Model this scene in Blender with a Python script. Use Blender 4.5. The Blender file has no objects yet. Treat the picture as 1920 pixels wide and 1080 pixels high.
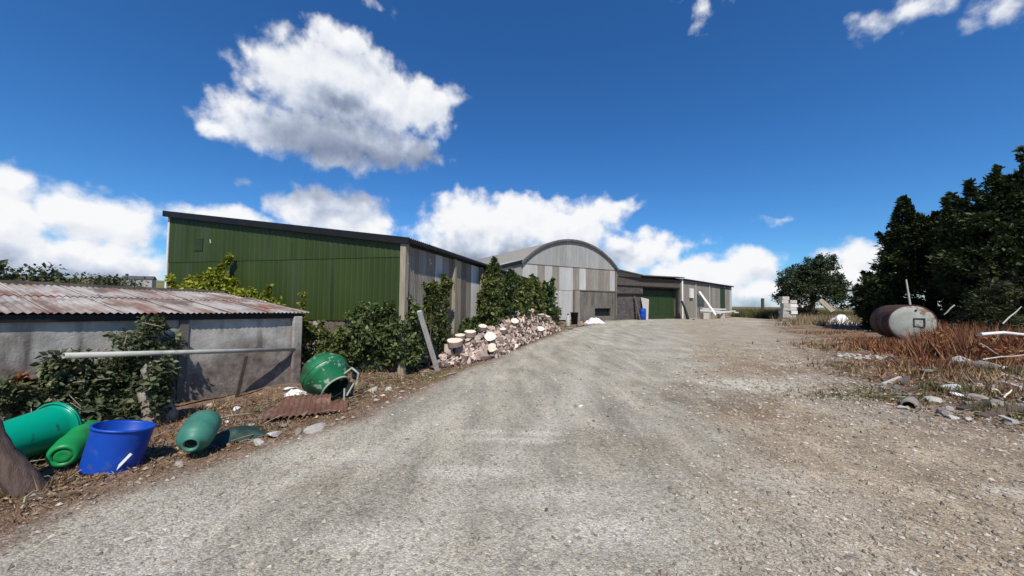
import bpy, math, random
import numpy as np
from mathutils import Vector, Matrix
random.seed(7); rng = np.random.default_rng(7)
S = bpy.context.scene
COL = S.collection
PI = math.pi
# ---------------------------------------------------------------- camera
F, PITCH, ROLL, EYE = 690.0, math.atan(30/690.0), math.radians(0.6), 1.6
fw = Vector((0, math.cos(PITCH), math.sin(PITCH)))
r0 = Vector((1, 0, 0)); u0 = Vector((0, -math.sin(PITCH), math.cos(PITCH)))
rt = r0*math.cos(ROLL) + u0*math.sin(ROLL); up = u0*math.cos(ROLL) - r0*math.sin(ROLL)
cd = bpy.data.cameras.new('camera'); cam = bpy.data.objects.new('camera', cd); COL.objects.link(cam)
m = Matrix((rt, up, -fw)).transposed().to_4x4(); m.translation = (0, 0, EYE)
cam.matrix_world = m
cd.sensor_width = 36; cd.lens = 36*F/1920; cd.clip_start = .05; cd.clip_end = 6000
S.camera = cam
# ---------------------------------------------------------------- light
S.view_settings.view_transform = 'Standard'; S.view_settings.look = 'None'
S.view_settings.gamma = 1; S.view_settings.use_curve_mapping = False
S.view_settings.exposure = 0.25
SUN_EL = math.radians(52); sdir = Vector((0.10, -1, 0)).normalized()      # horizontal direction towards the sun
to_sun = Vector((sdir.x*math.cos(SUN_EL), sdir.y*math.cos(SUN_EL), math.sin(SUN_EL)))
sl = bpy.data.lights.new('sun', 'SUN'); sun = bpy.data.objects.new('sun', sl); COL.objects.link(sun)
sl.energy = 4.2; sl.angle = math.radians(.5); sl.color = (1, .955, .88)
sun.rotation_euler = to_sun.to_track_quat('Z', 'Y').to_euler()
sun.location = (0, -20, 40)

def ray(px, py):
    return (fw*F + rt*(px-960) + up*(540-py)).normalized()
def azel(px, py):
    d = ray(px, py); return math.atan2(d.x, d.y), math.asin(d.z)

W = bpy.data.worlds.new('World'); S.world = W; W.use_nodes = True
nt = W.node_tree; N = nt.nodes; L = nt.links; N.clear()
def mth(T, op, a, b=None, c=None, clamp=False):
    n = T.nodes.new('ShaderNodeMath'); n.operation = op; n.use_clamp = clamp
    for i, v in enumerate((a, b, c)):
        if v is None: continue
        if isinstance(v, (int, float)): n.inputs[i].default_value = v
        else: T.links.new(v, n.inputs[i])
    return n.outputs[0]
def vmth(T, op, a, b=None):
    n = T.nodes.new('ShaderNodeVectorMath'); n.operation = op
    for i, v in enumerate((a, b)):
        if v is None: continue
        if isinstance(v, tuple): n.inputs[i].default_value = v
        else: T.links.new(v, n.inputs[i])
    return n.outputs['Value'] if op == 'LENGTH' else n.outputs[0]
def sstep(T, v, a, b, o0=0.0, o1=1.0):
    n = T.nodes.new('ShaderNodeMapRange'); n.interpolation_type = 'SMOOTHSTEP'
    T.links.new(v, n.inputs[0]); n.inputs[1].default_value = a; n.inputs[2].default_value = b
    n.inputs[3].default_value = o0; n.inputs[4].default_value = o1
    return n.outputs[0]
sky = N.new('ShaderNodeTexSky'); sky.sky_type = 'NISHITA'; sky.sun_disc = False
sky.sun_elevation = SUN_EL; sky.sun_rotation = math.atan2(sdir.x, sdir.y)
sky.altitude = 300; sky.air_density = 1.0; sky.dust_density = 0.15; sky.ozone_density = 3.0
SKY_STRENGTH = 0.085
# clouds: puffs placed by azimuth / elevation, each (px,py,half width,half height,weight) measured from the photograph
PUFFS = [(625,165,165,92,1.0),(560,150,120,75,.95),(480,230,105,60,.95),(640,130,115,72,.9),(730,195,110,78,.95),(790,205,80,62,.85),
         (640,262,210,56,.95),(770,285,65,45,.75),(640,300,110,30,.6),(505,108,50,45,.7),(405,240,46,38,.65),(470,100,42,30,.5),(640,80,70,45,.9),(800,190,75,55,.9),
         (20,400,95,90,1.0),(150,400,130,62,.95),(235,425,80,50,.85),(60,480,220,45,.9),(200,490,170,55,.95),
         (20,345,55,40,.8),
         (420,415,120,34,1.0),(580,395,85,52,.9),(645,400,105,52,.95),(690,420,65,48,.8),(600,460,230,40,.9),
         (880,415,90,66,1.0),(970,415,120,55,1.0),(1060,425,110,55,.95),(900,460,150,55,.95),(1050,480,140,45,.95),
         (1160,385,60,20,.6),(1190,470,100,45,.9),(1290,510,110,40,.85),(1130,400,60,40,.7),
         (1405,495,65,45,.95),(1360,520,120,36,.8),(1420,545,160,30,.8),
         (1620,480,110,38,.6),(1600,520,130,42,.8),(1700,470,90,30,.4),
         (1630,50,80,40,.40),(1720,15,170,42,.42),(1880,20,100,55,.46),(1320,10,50,44,.29),(1300,55,30,30,.27),(1470,408,60,12,.27),
         (1280,455,90,16,.35),(705,8,35,18,.3),(470,345,60,16,.28)]
G = bpy.data.node_groups.new('cloud_density', 'ShaderNodeTree')
G.interface.new_socket('Vec', in_out='INPUT', socket_type='NodeSocketVector')
G.interface.new_socket('D', in_out='OUTPUT', socket_type='NodeSocketFloat')
gi = G.nodes.new('NodeGroupInput'); go = G.nodes.new('NodeGroupOutput')
v = gi.outputs[0]
nz = G.nodes.new('ShaderNodeTexNoise'); nz.inputs['Scale'].default_value = 14; nz.inputs['Detail'].default_value = 5
G.links.new(v, nz.inputs['Vector'])
wv = vmth(G, 'SCALE', vmth(G, 'SUBTRACT', nz.outputs['Color'], (.5, .5, .5)))
wv.node.inputs['Scale'].default_value = .045
vw = vmth(G, 'ADD', v, wv)
acc = None
for (px, py, hw, hh, wt) in PUFFS:
    a0, e0 = azel(px, py)
    ra = abs(azel(px+hw, py)[0]-azel(px-hw, py)[0])/2; re = abs(azel(px, py-hh)[1]-azel(px, py+hh)[1])/2
    d = vmth(G, 'MULTIPLY', vmth(G, 'SUBTRACT', vw, (a0, e0, 0)), (1/ra, 1/re, 0))
    ln = vmth(G, 'LENGTH', d)
    s = mth(G, 'MULTIPLY_ADD', ln, -wt*1.3, wt*1.62)
    if acc is None: acc = s
    else:
        acc = mth(G, 'SMOOTH_MAX', acc, s, .18)
sp = G.nodes.new('ShaderNodeSeparateXYZ'); G.links.new(v, sp.inputs[0])
out = sstep(G, mth(G, 'ABSOLUTE', sp.outputs[0]), 1.0, 1.35)
hi = sstep(G, sp.outputs[1], .55, .8)
anyw = mth(G, 'MAXIMUM', out, hi)
n2 = G.nodes.new('ShaderNodeTexNoise'); n2.inputs['Scale'].default_value = 2.6; n2.inputs['Detail'].default_value = 3
G.links.new(v, n2.inputs['Vector'])
gen = mth(G, 'MULTIPLY', mth(G, 'MULTIPLY_ADD', n2.outputs[0], 5.0, -2.9), anyw)
gen = mth(G, 'ADD', gen, mth(G, 'MULTIPLY_ADD', anyw, 1.0, -1.0))
acc = mth(G, 'MAXIMUM', acc, gen)
n3 = G.nodes.new('ShaderNodeTexNoise'); n3.inputs['Scale'].default_value = 17; n3.inputs['Detail'].default_value = 9; n3.inputs['Roughness'].default_value = .6
G.links.new(v, n3.inputs['Vector'])
n4 = G.nodes.new('ShaderNodeTexVoronoi'); n4.feature = 'SMOOTH_F1'; n4.inputs['Scale'].default_value = 22; n4.inputs['Smoothness'].default_value = .5
n4.inputs['Detail'].default_value = 1.5
G.links.new(vw, n4.inputs['Vector'])
acc = mth(G, 'ADD', acc, mth(G, 'MULTIPLY_ADD', n3.outputs[0], 1.35, -.675))
acc = mth(G, 'ADD', acc, mth(G, 'MULTIPLY_ADD', n4.outputs['Distance'], -.45, .17))
G.links.new(acc, go.inputs[0])
tc = N.new('ShaderNodeTexCoord'); sx = N.new('ShaderNodeSeparateXYZ'); L.new(tc.outputs['Generated'], sx.inputs[0])
az = mth(nt, 'ARCTAN2', sx.outputs[0], sx.outputs[1]); el = mth(nt, 'ARCSINE', sx.outputs[2])
cx = N.new('ShaderNodeCombineXYZ'); L.new(az, cx.inputs[0]); L.new(el, cx.inputs[1])
def dens(off):
    g = N.new('ShaderNodeGroup'); g.node_tree = G
    L.new(vmth(nt, 'ADD', cx.outputs[0], off), g.inputs[0]); return g.outputs[0]
d0 = dens((0, 0, 0)); d1 = dens((-.008, .022, 0)); d2 = dens((0, .12, 0))
alpha = sstep(nt, d0, .0, .66)
relief = mth(nt, 'SUBTRACT', d0, d1)
lit = mth(nt, 'MULTIPLY_ADD', relief, .17, .90)
base = sstep(nt, d2, -.2, 1.2, 0.08, -.44)
lit = mth(nt, 'ADD', lit, base)
lit = mth(nt, 'SUBTRACT', lit, sstep(nt, el, .25, .6, 0, .10))
cr = N.new('ShaderNodeValToRGB'); L.new(lit, cr.inputs[0])
cr.color_ramp.elements[0].position = .3; cr.color_ramp.elements[0].color = (.17, .22, .34, 1)
cr.color_ramp.elements[1].position = 1.0; cr.color_ramp.elements[1].color = (.92, .93, .95, 1)
e = cr.color_ramp.elements.new(.72); e.color = (.58, .64, .76, 1)
gm = N.new('ShaderNodeGamma'); L.new(sky.outputs[0], gm.inputs[0]); gm.inputs[1].default_value = 1.0
hs = N.new('ShaderNodeHueSaturation'); L.new(gm.outputs[0], hs.inputs['Color']); hs.inputs['Saturation'].default_value = 1.18; hs.inputs['Value'].default_value = 1.0
tn = N.new('ShaderNodeMix'); tn.data_type = 'RGBA'; tn.blend_type = 'MULTIPLY'; tn.inputs[0].default_value = 1; L.new(hs.outputs[0], tn.inputs[6]); tn.inputs[7].default_value = (.56, .95, 1.27, 1)
b1 = N.new('ShaderNodeBackground'); L.new(tn.outputs[2], b1.inputs[0]); b1.inputs[1].default_value = SKY_STRENGTH
b2 = N.new('ShaderNodeBackground'); L.new(cr.outputs[0], b2.inputs[0]); b2.inputs[1].default_value = .86
hz = sstep(nt, el, .0, .085, .75, 0)
alpha = mth(nt, 'MAXIMUM', alpha, hz)
mx = N.new('ShaderNodeMixShader'); L.new(alpha, mx.inputs[0]); L.new(b1.outputs[0], mx.inputs[1]); L.new(b2.outputs[0], mx.inputs[2])
wo = N.new('ShaderNodeOutputWorld'); L.new(mx.outputs[0], wo.inputs[0])
W.cycles.sampling_method = 'MANUAL'; W.cycles.sample_map_resolution = 512

# ---------------------------------------------------------------- terrain maths
def _h(ix, iy, s):
    n = (ix*374761393 + iy*668265263 + s*974711) & 0x7fffffff
    n = ((n ^ (n >> 13))*1274126177) & 0x7fffffff
    return ((n ^ (n >> 16)) & 0xffff)/65535.0
def vn(x, y, s=0):
    x = np.asarray(x, float); y = np.asarray(y, float)
    ix = np.floor(x).astype(np.int64); iy = np.floor(y).astype(np.int64)
    fx = x-ix; fy = y-iy; fx = fx*fx*(3-2*fx); fy = fy*fy*(3-2*fy)
    return (_h(ix, iy, s)*(1-fx)+_h(ix+1, iy, s)*fx)*(1-fy) + (_h(ix, iy+1, s)*(1-fx)+_h(ix+1, iy+1, s)*fx)*fy
def fbm(x, y, s=0, o=4):
    r = 0; a = .5; t = 0
    for i in range(o):
        r = r + a*vn(x*2**i, y*2**i, s+i*17); t += a; a *= .5
    return r/t
def flat(px, py):
    d = ray(px, py); t = -EYE/d.z; return d.x*t, d.y*t
LE = [flat(*p) for p in ((-400,1160),(0,988),(330,880),(640,792),(740,745),(840,702),(960,655),(1060,617))] + [(6.5,30),(9,36),(12,39)]
LE[0] = (LE[0][0], LE[0][1])
LEY = np.array([-20]+[p[1] for p in LE]); LEX = np.array([-12]+[p[0] for p in LE])
RE = [(5.2,-20),(7.4,4.2),(6.9,5.2),(6.7,6.5),(7.9,8.6),(11.5,13.5),(16,20),(20,27),(27,38),(36,52)]
REY = np.array([p[1] for p in RE]); REX = np.array([p[0] for p in RE])
def ledge(y): return np.interp(y, LEY, LEX)
def redge(y): return np.interp(y, REY, REX)
def hgt(x, y):
    x = np.asarray(x, float); y = np.asarray(y, float)
    near = np.clip(1-(np.hypot(x, y)-40)/40, 0, 1)
    dl = np.clip((ledge(y)-x)/1.0, 0, 1); dr = np.clip((x-redge(y))/2.5, 0, 1)
    dl = dl*dl*(3-2*dl); dr = dr*dr*(3-2*dr)
    z = (fbm(x*.55, y*.55, 3)-.5)*.07 + (fbm(x*3, y*3, 9)-.5)*.022
    u = x-ledge(y)
    z = z - .016*(np.exp(-((u-1.25)/.3)**2)+np.exp(-((u-2.95)/.3)**2))*(y < 40)
    z = z + dl*(-.03 + (fbm(x*1.7, y*1.7, 21)-.5)*.12)
    z = z + dr*(.07 + (fbm(x*1.3, y*1.3, 33)-.45)*.26)
    dist = np.hypot(x, y)
    far = np.clip((dist-90)/300, 0, 1)
    return z*near - far*far*1.2
def H(x, y): return float(hgt(x, y))
def G0(px, py):
    d = ray(px, py); z = 0
    for _ in range(5):
        t = (z-EYE)/d.z; x, y = d.x*t, d.y*t; z = H(x, y)
    return Vector((x, y, z))
def at(px, py, Z):                       # the point on that line of sight Z metres ahead
    d = ray(px, py); t = Z/d.y; return Vector((0, 0, EYE)) + d*t
def onray(px, Z): p = at(px, 570, Z); return Vector((p.x, p.y, 0))

# ---------------------------------------------------------------- materials
def newmat(name):
    m = bpy.data.materials.new(name); m.use_nodes = True; t = m.node_tree
    return m, t, t.nodes['Principled BSDF']
def ramp(t, fac, cols):
    n = t.nodes.new('ShaderNodeValToRGB'); t.links.new(fac, n.inputs[0]); e = n.color_ramp.elements
    while len(e) < len(cols): e.new(.5)
    for i, (p, c) in enumerate(cols):
        e[i].position = p; e[i].color = (*c, 1)
    return n.outputs[0]
def noise(t, vec, scale, detail=5, rough=.6, dist=0):
    n = t.nodes.new('ShaderNodeTexNoise'); n.inputs['Scale'].default_value = scale
    n.inputs['Detail'].default_value = detail; n.inputs['Roughness'].default_value = rough; n.inputs['Distortion'].default_value = dist
    if vec is not None: t.links.new(vec, n.inputs['Vector'])
    return n.outputs[0]
def mix(t, fac, a, b, mode='MIX'):
    n = t.nodes.new('ShaderNodeMix'); n.data_type = 'RGBA'; n.blend_type = mode
    for i, v in ((0, fac), (6, a), (7, b)):
        if isinstance(v, (int, float)): n.inputs[i].default_value = v
        elif isinstance(v, tuple): n.inputs[i].default_value = (*v, 1)
        else: t.links.new(v, n.inputs[i])
    return n.outputs[2]
def coords(t, stretch=(1, 1, 1), rot=0, glob=False):
    c = t.nodes.new('ShaderNodeTexCoord'); mp = t.nodes.new('ShaderNodeMapping')
    if glob:
        g = t.nodes.new('ShaderNodeNewGeometry'); t.links.new(g.outputs['Position'], mp.inputs[0])
    else: t.links.new(c.outputs['Object'], mp.inputs[0])
    mp.inputs['Scale'].default_value = stretch; mp.inputs['Rotation'].default_value = (0, 0, rot)
    return mp.outputs[0]
def M(name, cols, scale=4, stretch=(1, 1, 1), rough=.8, bump=.25, bscale=30, metal=0.0, stain=None, stain2=None, detail=6, vary=.12, coat=0):
    """cols: ramp over noise; stain: (colour, scale, lo, hi, stretch)"""
    m, t, b = newmat(name)
    v = coords(t, stretch)
    oi = t.nodes.new('ShaderNodeObjectInfo')
    va = t.nodes.new('ShaderNodeVectorMath'); va.operation = 'SCALE'
    cv = t.nodes.new('ShaderNodeCombineXYZ')
    for k in range(3): t.links.new(oi.outputs['Random'], cv.inputs[k])
    t.links.new(cv.outputs[0], va.inputs[0]); va.inputs['Scale'].default_value = 37
    ad = t.nodes.new('ShaderNodeVectorMath'); t.links.new(v, ad.inputs[0]); t.links.new(va.outputs[0], ad.inputs[1]); v = ad.outputs[0]
    c = ramp(t, noise(t, v, scale, detail), cols)
    for st in (stain, stain2):
        if st:
            sc = coords(t, st[4] if len(st) > 4 else (1, 1, 1))
            a2 = t.nodes.new('ShaderNodeVectorMath'); t.links.new(sc, a2.inputs[0]); t.links.new(va.outputs[0], a2.inputs[1])
            f = sstep(t, noise(t, a2.outputs[0], st[1], 7, .65), st[2], st[3])
            c = mix(t, f, c, st[0])
    if vary:
        h = t.nodes.new('ShaderNodeHueSaturation'); t.links.new(c, h.inputs['Color'])
        t.links.new(mth(t, 'MULTIPLY_ADD', oi.outputs['Random'], 2*vary, 1-vary), h.inputs['Value']); c = h.outputs[0]
    t.links.new(c, b.inputs['Base Color']); b.inputs['Roughness'].default_value = rough; b.inputs['Metallic'].default_value = metal
    b.inputs['Specular IOR Level'].default_value = .35
    if bump:
        bn = t.nodes.new('ShaderNodeBump'); bn.inputs['Strength'].default_value = bump; bn.inputs['Distance'].default_value = .02
        t.links.new(noise(t, v, bscale, 6, .65), bn.inputs['Height']); t.links.new(bn.outputs[0], b.inputs['Normal'])
    return m
def leafmat(name, cols, trans=.25, rough=.55):
    m, t, b = newmat(name)
    a = t.nodes.new('ShaderNodeAttribute'); a.attribute_name = 'tint'
    c = ramp(t, a.outputs['Fac'], cols)
    t.links.new(c, b.inputs['Base Color']); b.inputs['Roughness'].default_value = rough; b.inputs['Specular IOR Level'].default_value = .3
    tr = t.nodes.new('ShaderNodeBsdfTranslucent'); t.links.new(c, tr.inputs[0])
    ms = t.nodes.new('ShaderNodeMixShader'); ms.inputs[0].default_value = trans
    t.links.new(b.outputs[0], ms.inputs[1]); t.links.new(tr.outputs[0], ms.inputs[2])
    t.links.new(ms.outputs[0], t.nodes['Material Output'].inputs[0])
    return m
MT = {}
MT['green_sheet'] = M('green_sheet', [(.3,(.026,.043,.004)),(.7,(.035,.056,.007))], 1.5, (1,1,.25), .55, .05, 20, stain=((.046,.062,.024),.9,.45,.75,(1.5,1.5,.1)), stain2=((.018,.026,.006),1.4,.55,.75,(3,3,.12)), vary=.09)
MT['dark_fascia'] = M('dark_fascia', [(.3,(.004,.004,.004)),(.7,(.009,.009,.009))], 4, rough=.6, vary=0)
MT['galv_bright'] = M('galv_bright', [(.3,(.37,.355,.325)),(.7,(.50,.485,.455))], 2, (3,3,.3), .55, .08, stain=((.30,.25,.21),1.5,.56,.8,(3,3,.25)), stain2=((.22,.13,.09),2.2,.68,.85,(2,2,.6)))
MT['galv_dull'] = M('galv_dull', [(.3,(.17,.145,.115)),(.7,(.27,.24,.195))], 2, (3,3,.3), .7, .08, stain=((.36,.35,.33),1.5,.55,.8,(3,3,.25)), stain2=((.15,.09,.06),2.2,.66,.85,(2,2,.6)))
MT['galv_grey'] = M('galv_grey', [(.3,(.20,.185,.155)),(.7,(.28,.26,.225))], 1.6, (3,3,.3), .7, .06, stain=((.22,.19,.15),1.2,.5,.8,(4,4,.2)))
MT['galv_gable'] = M('galv_gable', [(.3,(.27,.26,.24)),(.7,(.36,.35,.325))], 1.6, (3,3,.3), .65, .06, stain=((.27,.24,.20),1.2,.5,.8,(4,4,.2)))
MT['board_brown'] = M('board_brown', [(.3,(.10,.075,.055)),(.7,(.21,.16,.125))], 3, (5,5,.4), .85, .3, 40, stain=((.05,.045,.035),2,.55,.8,(4,4,.4)))
MT['timber_post'] = M('timber_post', [(.3,(.22,.18,.12)),(.7,(.40,.34,.25))], 4, (6,6,.5), .8, .3, 40, stain=((.10,.08,.05),3,.55,.75,(4,4,.4)), vary=.05)
MT['roof_rust'] = M('roof_rust', [(.30,(.12,.055,.04)),(.42,(.22,.135,.10)),(.50,(.30,.255,.22)),(.62,(.40,.37,.34)),(.8,(.24,.19,.15))], 1.3, (2.4,.45,1), .75, .15, 40,
                    stain=((.13,.10,.08),1.4,.50,.66,(1.4,.7,1)), stain2=((.22,.07,.055),1.7,.58,.70,(2.4,.4,1)), vary=.06)
MT['rust_sheet'] = M('rust_sheet', [(.3,(.10,.045,.03)),(.7,(.22,.10,.065))], 3, rough=.9, bump=.3, stain=((.26,.19,.14),4,.5,.7), stain2=((.07,.045,.03),6,.5,.7))
MT['moss_slate'] = M('moss_slate', [(.3,(.07,.065,.055)),(.7,(.16,.14,.11))], 3, rough=.9, vary=.05)
MT['conc_dark'] = M('conc_dark', [(.3,(.10,.088,.072)),(.7,(.20,.18,.15))], 1.2, (1,1,.5), .9, .2, 25, stain=((.04,.038,.034),1.5,.52,.75,(2,2,.25)), stain2=((.30,.27,.24),2,.6,.8))
MT['block'] = M('block', [(.3,(.065,.055,.048)),(.7,(.115,.10,.088))], 3, rough=.9, bump=.2, vary=.2)
MT['dark_board'] = M('dark_board', [(.3,(.06,.045,.036)),(.7,(.11,.085,.07))], 3, (1,1,4), .85, .2)
MT['green_door'] = M('green_door', [(.3,(.018,.036,.010)),(.7,(.030,.055,.016))], 3, rough=.6, bump=.1, vary=.05)
MT['white_paint'] = M('white_paint', [(.3,(.62,.60,.55)),(.7,(.76,.74,.70))], 5, rough=.6, bump=.1, stain=((.40,.36,.30),4,.62,.8), vary=.06)
MT['white_plastic'] = M('white_plastic', [(.3,(.38,.37,.32)),(.7,(.50,.49,.43))], 3, rough=.6, bump=.08, stain=((.26,.23,.17),4,.5,.75), vary=.04)
MT['white_cloth'] = M('white_cloth', [(.3,(.72,.71,.69)),(.7,(.80,.79,.78))], 5, rough=.7, bump=.3, bscale=10, vary=.05)
MT['blue_plastic'] = M('blue_plastic', [(.3,(.004,.045,.30)),(.7,(.006,.065,.40))], 2, rough=.45, bump=.06, bscale=8, stain=((.06,.11,.24),5,.55,.75), stain2=((.10,.09,.08),3,.60,.78), vary=.04)
MT['teal_plastic'] = M('teal_plastic', [(.3,(.0,.24,.14)),(.7,(.0,.32,.20))], 2, rough=.3, bump=.03, bscale=8, stain=((.01,.12,.08),5,.60,.68,(1,1,3)), stain2=((.10,.17,.12),3,.58,.8), vary=.04)
MT['green_plastic'] = M('green_plastic', [(.3,(.008,.20,.05)),(.7,(.012,.28,.07))], 3, rough=.42, bump=.05, bscale=8, stain=((.03,.10,.03),6,.56,.75), stain2=((.14,.15,.08),3.5,.58,.78), vary=.04)
MT['dull_teal'] = M('dull_teal', [(.3,(.03,.13,.09)),(.7,(.06,.21,.15))], 4, rough=.5, bump=.1, bscale=12, stain=((.12,.15,.10),6,.55,.75), vary=.04)
MT['tarp'] = M('tarp', [(.3,(.012,.03,.024)),(.7,(.03,.06,.045))], 4, rough=.5, bump=.3, bscale=12)
MT['mixer_green'] = M('mixer_green', [(.3,(.01,.11,.04)),(.7,(.02,.18,.07))], 3, rough=.38, bump=.15, bscale=20, stain=((.30,.36,.27),7,.56,.64), stain2=((.03,.06,.03),4,.54,.66), vary=.03)
MT['mixer_inside'] = M('mixer_inside', [(.3,(.02,.09,.03)),(.7,(.05,.15,.06))], 5, rough=.8)
MT['rim_metal'] = M('rim_metal', [(.3,(.20,.24,.17)),(.7,(.36,.38,.29))], 9, rough=.7, bump=.2, stain=((.16,.08,.05),6,.55,.7))
MT['black_rubber'] = M('black_rubber', [(.3,(.012,.012,.012)),(.7,(.03,.03,.03))], 9, rough=.8)
MT['tank_rust'] = M('tank_rust', [(.3,(.035,.016,.012)),(.7,(.10,.045,.03))], 3, rough=.8, bump=.25, stain=((.18,.10,.07),4,.6,.8), vary=0)
MT['tank_face'] = M('tank_face', [(.3,(.29,.30,.25)),(.7,(.40,.41,.35))], 2.5, rough=.65, bump=.08, stain=((.18,.095,.06),2.3,.53,.60), stain2=((.30,.25,.18),3,.50,.7), vary=0)
MT['black_paint'] = M('black_paint', [(.3,(.03,.03,.035)),(.7,(.06,.06,.065))], 9, rough=.7, vary=0)
MT['bark'] = M('bark', [(.3,(.05,.035,.025)),(.7,(.14,.10,.08))], 9, (1,1,.3), .9, .5, 30)
MT['log_bark'] = M('log_bark', [(.3,(.16,.115,.09)),(.7,(.34,.255,.215))], 9, (1,1,1), .9, .5, 40, vary=.3)
MT['cut_wood'] = M('cut_wood', [(.3,(.42,.30,.235)),(.7,(.64,.52,.43))], 7, (1,1,1), .85, .3, 50, stain=((.40,.27,.22),5,.55,.75), vary=.22)
MT['pale_wood'] = M('pale_wood', [(.3,(.62,.53,.40)),(.7,(.76,.68,.55))], 7, (1,1,1), .8, .15, 50, vary=.08)
MT['grey_wood'] = M('grey_wood', [(.3,(.34,.32,.28)),(.7,(.52,.49,.44))], 4, (6,6,.6), .8, .2, 40, vary=.08)
MT['old_trunk'] = M('old_trunk', [(.3,(.07,.045,.035)),(.7,(.19,.13,.10))], 5, (5,5,.5), .9, .6, 25, stain=((.26,.21,.17),4,.6,.75,(4,4,.4)), vary=0)
MT['pier'] = M('pier', [(.3,(.17,.14,.11)),(.7,(.33,.28,.23))], 4, (3,3,.6), .9, .5, 20, stain=((.07,.06,.045),3,.55,.7))
MT['stone_pale'] = M('stone_pale', [(.3,(.34,.31,.26)),(.7,(.55,.51,.44))], 6, rough=.9, bump=.4, vary=.2)
MT['stone_grey'] = M('stone_grey', [(.3,(.15,.125,.10)),(.7,(.32,.28,.23))], 6, rough=.9, bump=.4, vary=.25)
MT['stone_white'] = M('stone_white', [(.3,(.62,.61,.58)),(.7,(.78,.77,.75))], 6, rough=.85, bump=.3, vary=.08)
MT['far_wall'] = M('far_wall', [(.3,(.30,.28,.26)),(.7,(.38,.36,.34))], 1, vary=0)
MT['far_roof'] = M('far_roof', [(.3,(.06,.055,.06)),(.7,(.09,.08,.08))], 1, vary=0)
MT['glass_dark'] = M('glass_dark', [(.3,(.01,.012,.014)),(.7,(.02,.02,.02))], 1, rough=.2, bump=0, vary=0)

def vstain(name):                        # the shed's old render
    m, t, b = newmat(name)
    v = coords(t)
    c = ramp(t, noise(t, v, 2.2, 8, .65), [(.3,(.24,.205,.165)),(.5,(.40,.37,.32)),(.68,(.52,.49,.44))])
    vs = coords(t, (2.2, 2.2, .35))
    c = mix(t, sstep(t, noise(t, vs, 1.6, 6), .5, .72), c, (.12,.10,.085))
    sp = t.nodes.new('ShaderNodeSeparateXYZ'); t.links.new(v, sp.inputs[0])
    low = sstep(t, mth(t, 'ADD', sp.outputs[2], mth(t, 'MULTIPLY_ADD', noise(t, v, 1.5, 6), 1.3, -.65)), .95, .45)   # rising damp and lost render
    c = mix(t, mth(t, 'MULTIPLY', low, .9), c, ramp(t, noise(t, v, 7, 8, .7), [(.35,(.07,.055,.045)),(.6,(.22,.17,.14)),(.75,(.36,.32,.28))]))
    t.links.new(c, b.inputs['Base Color']); b.inputs['Roughness'].default_value = .92
    bn = t.nodes.new('ShaderNodeBump'); bn.inputs['Strength'].default_value = .5; bn.inputs['Distance'].default_value = .03
    t.links.new(noise(t, v, 12, 9, .7), bn.inputs['Height']); t.links.new(bn.outputs[0], b.inputs['Normal'])
    return m
MT['render'] = vstain('old_render')
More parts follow.
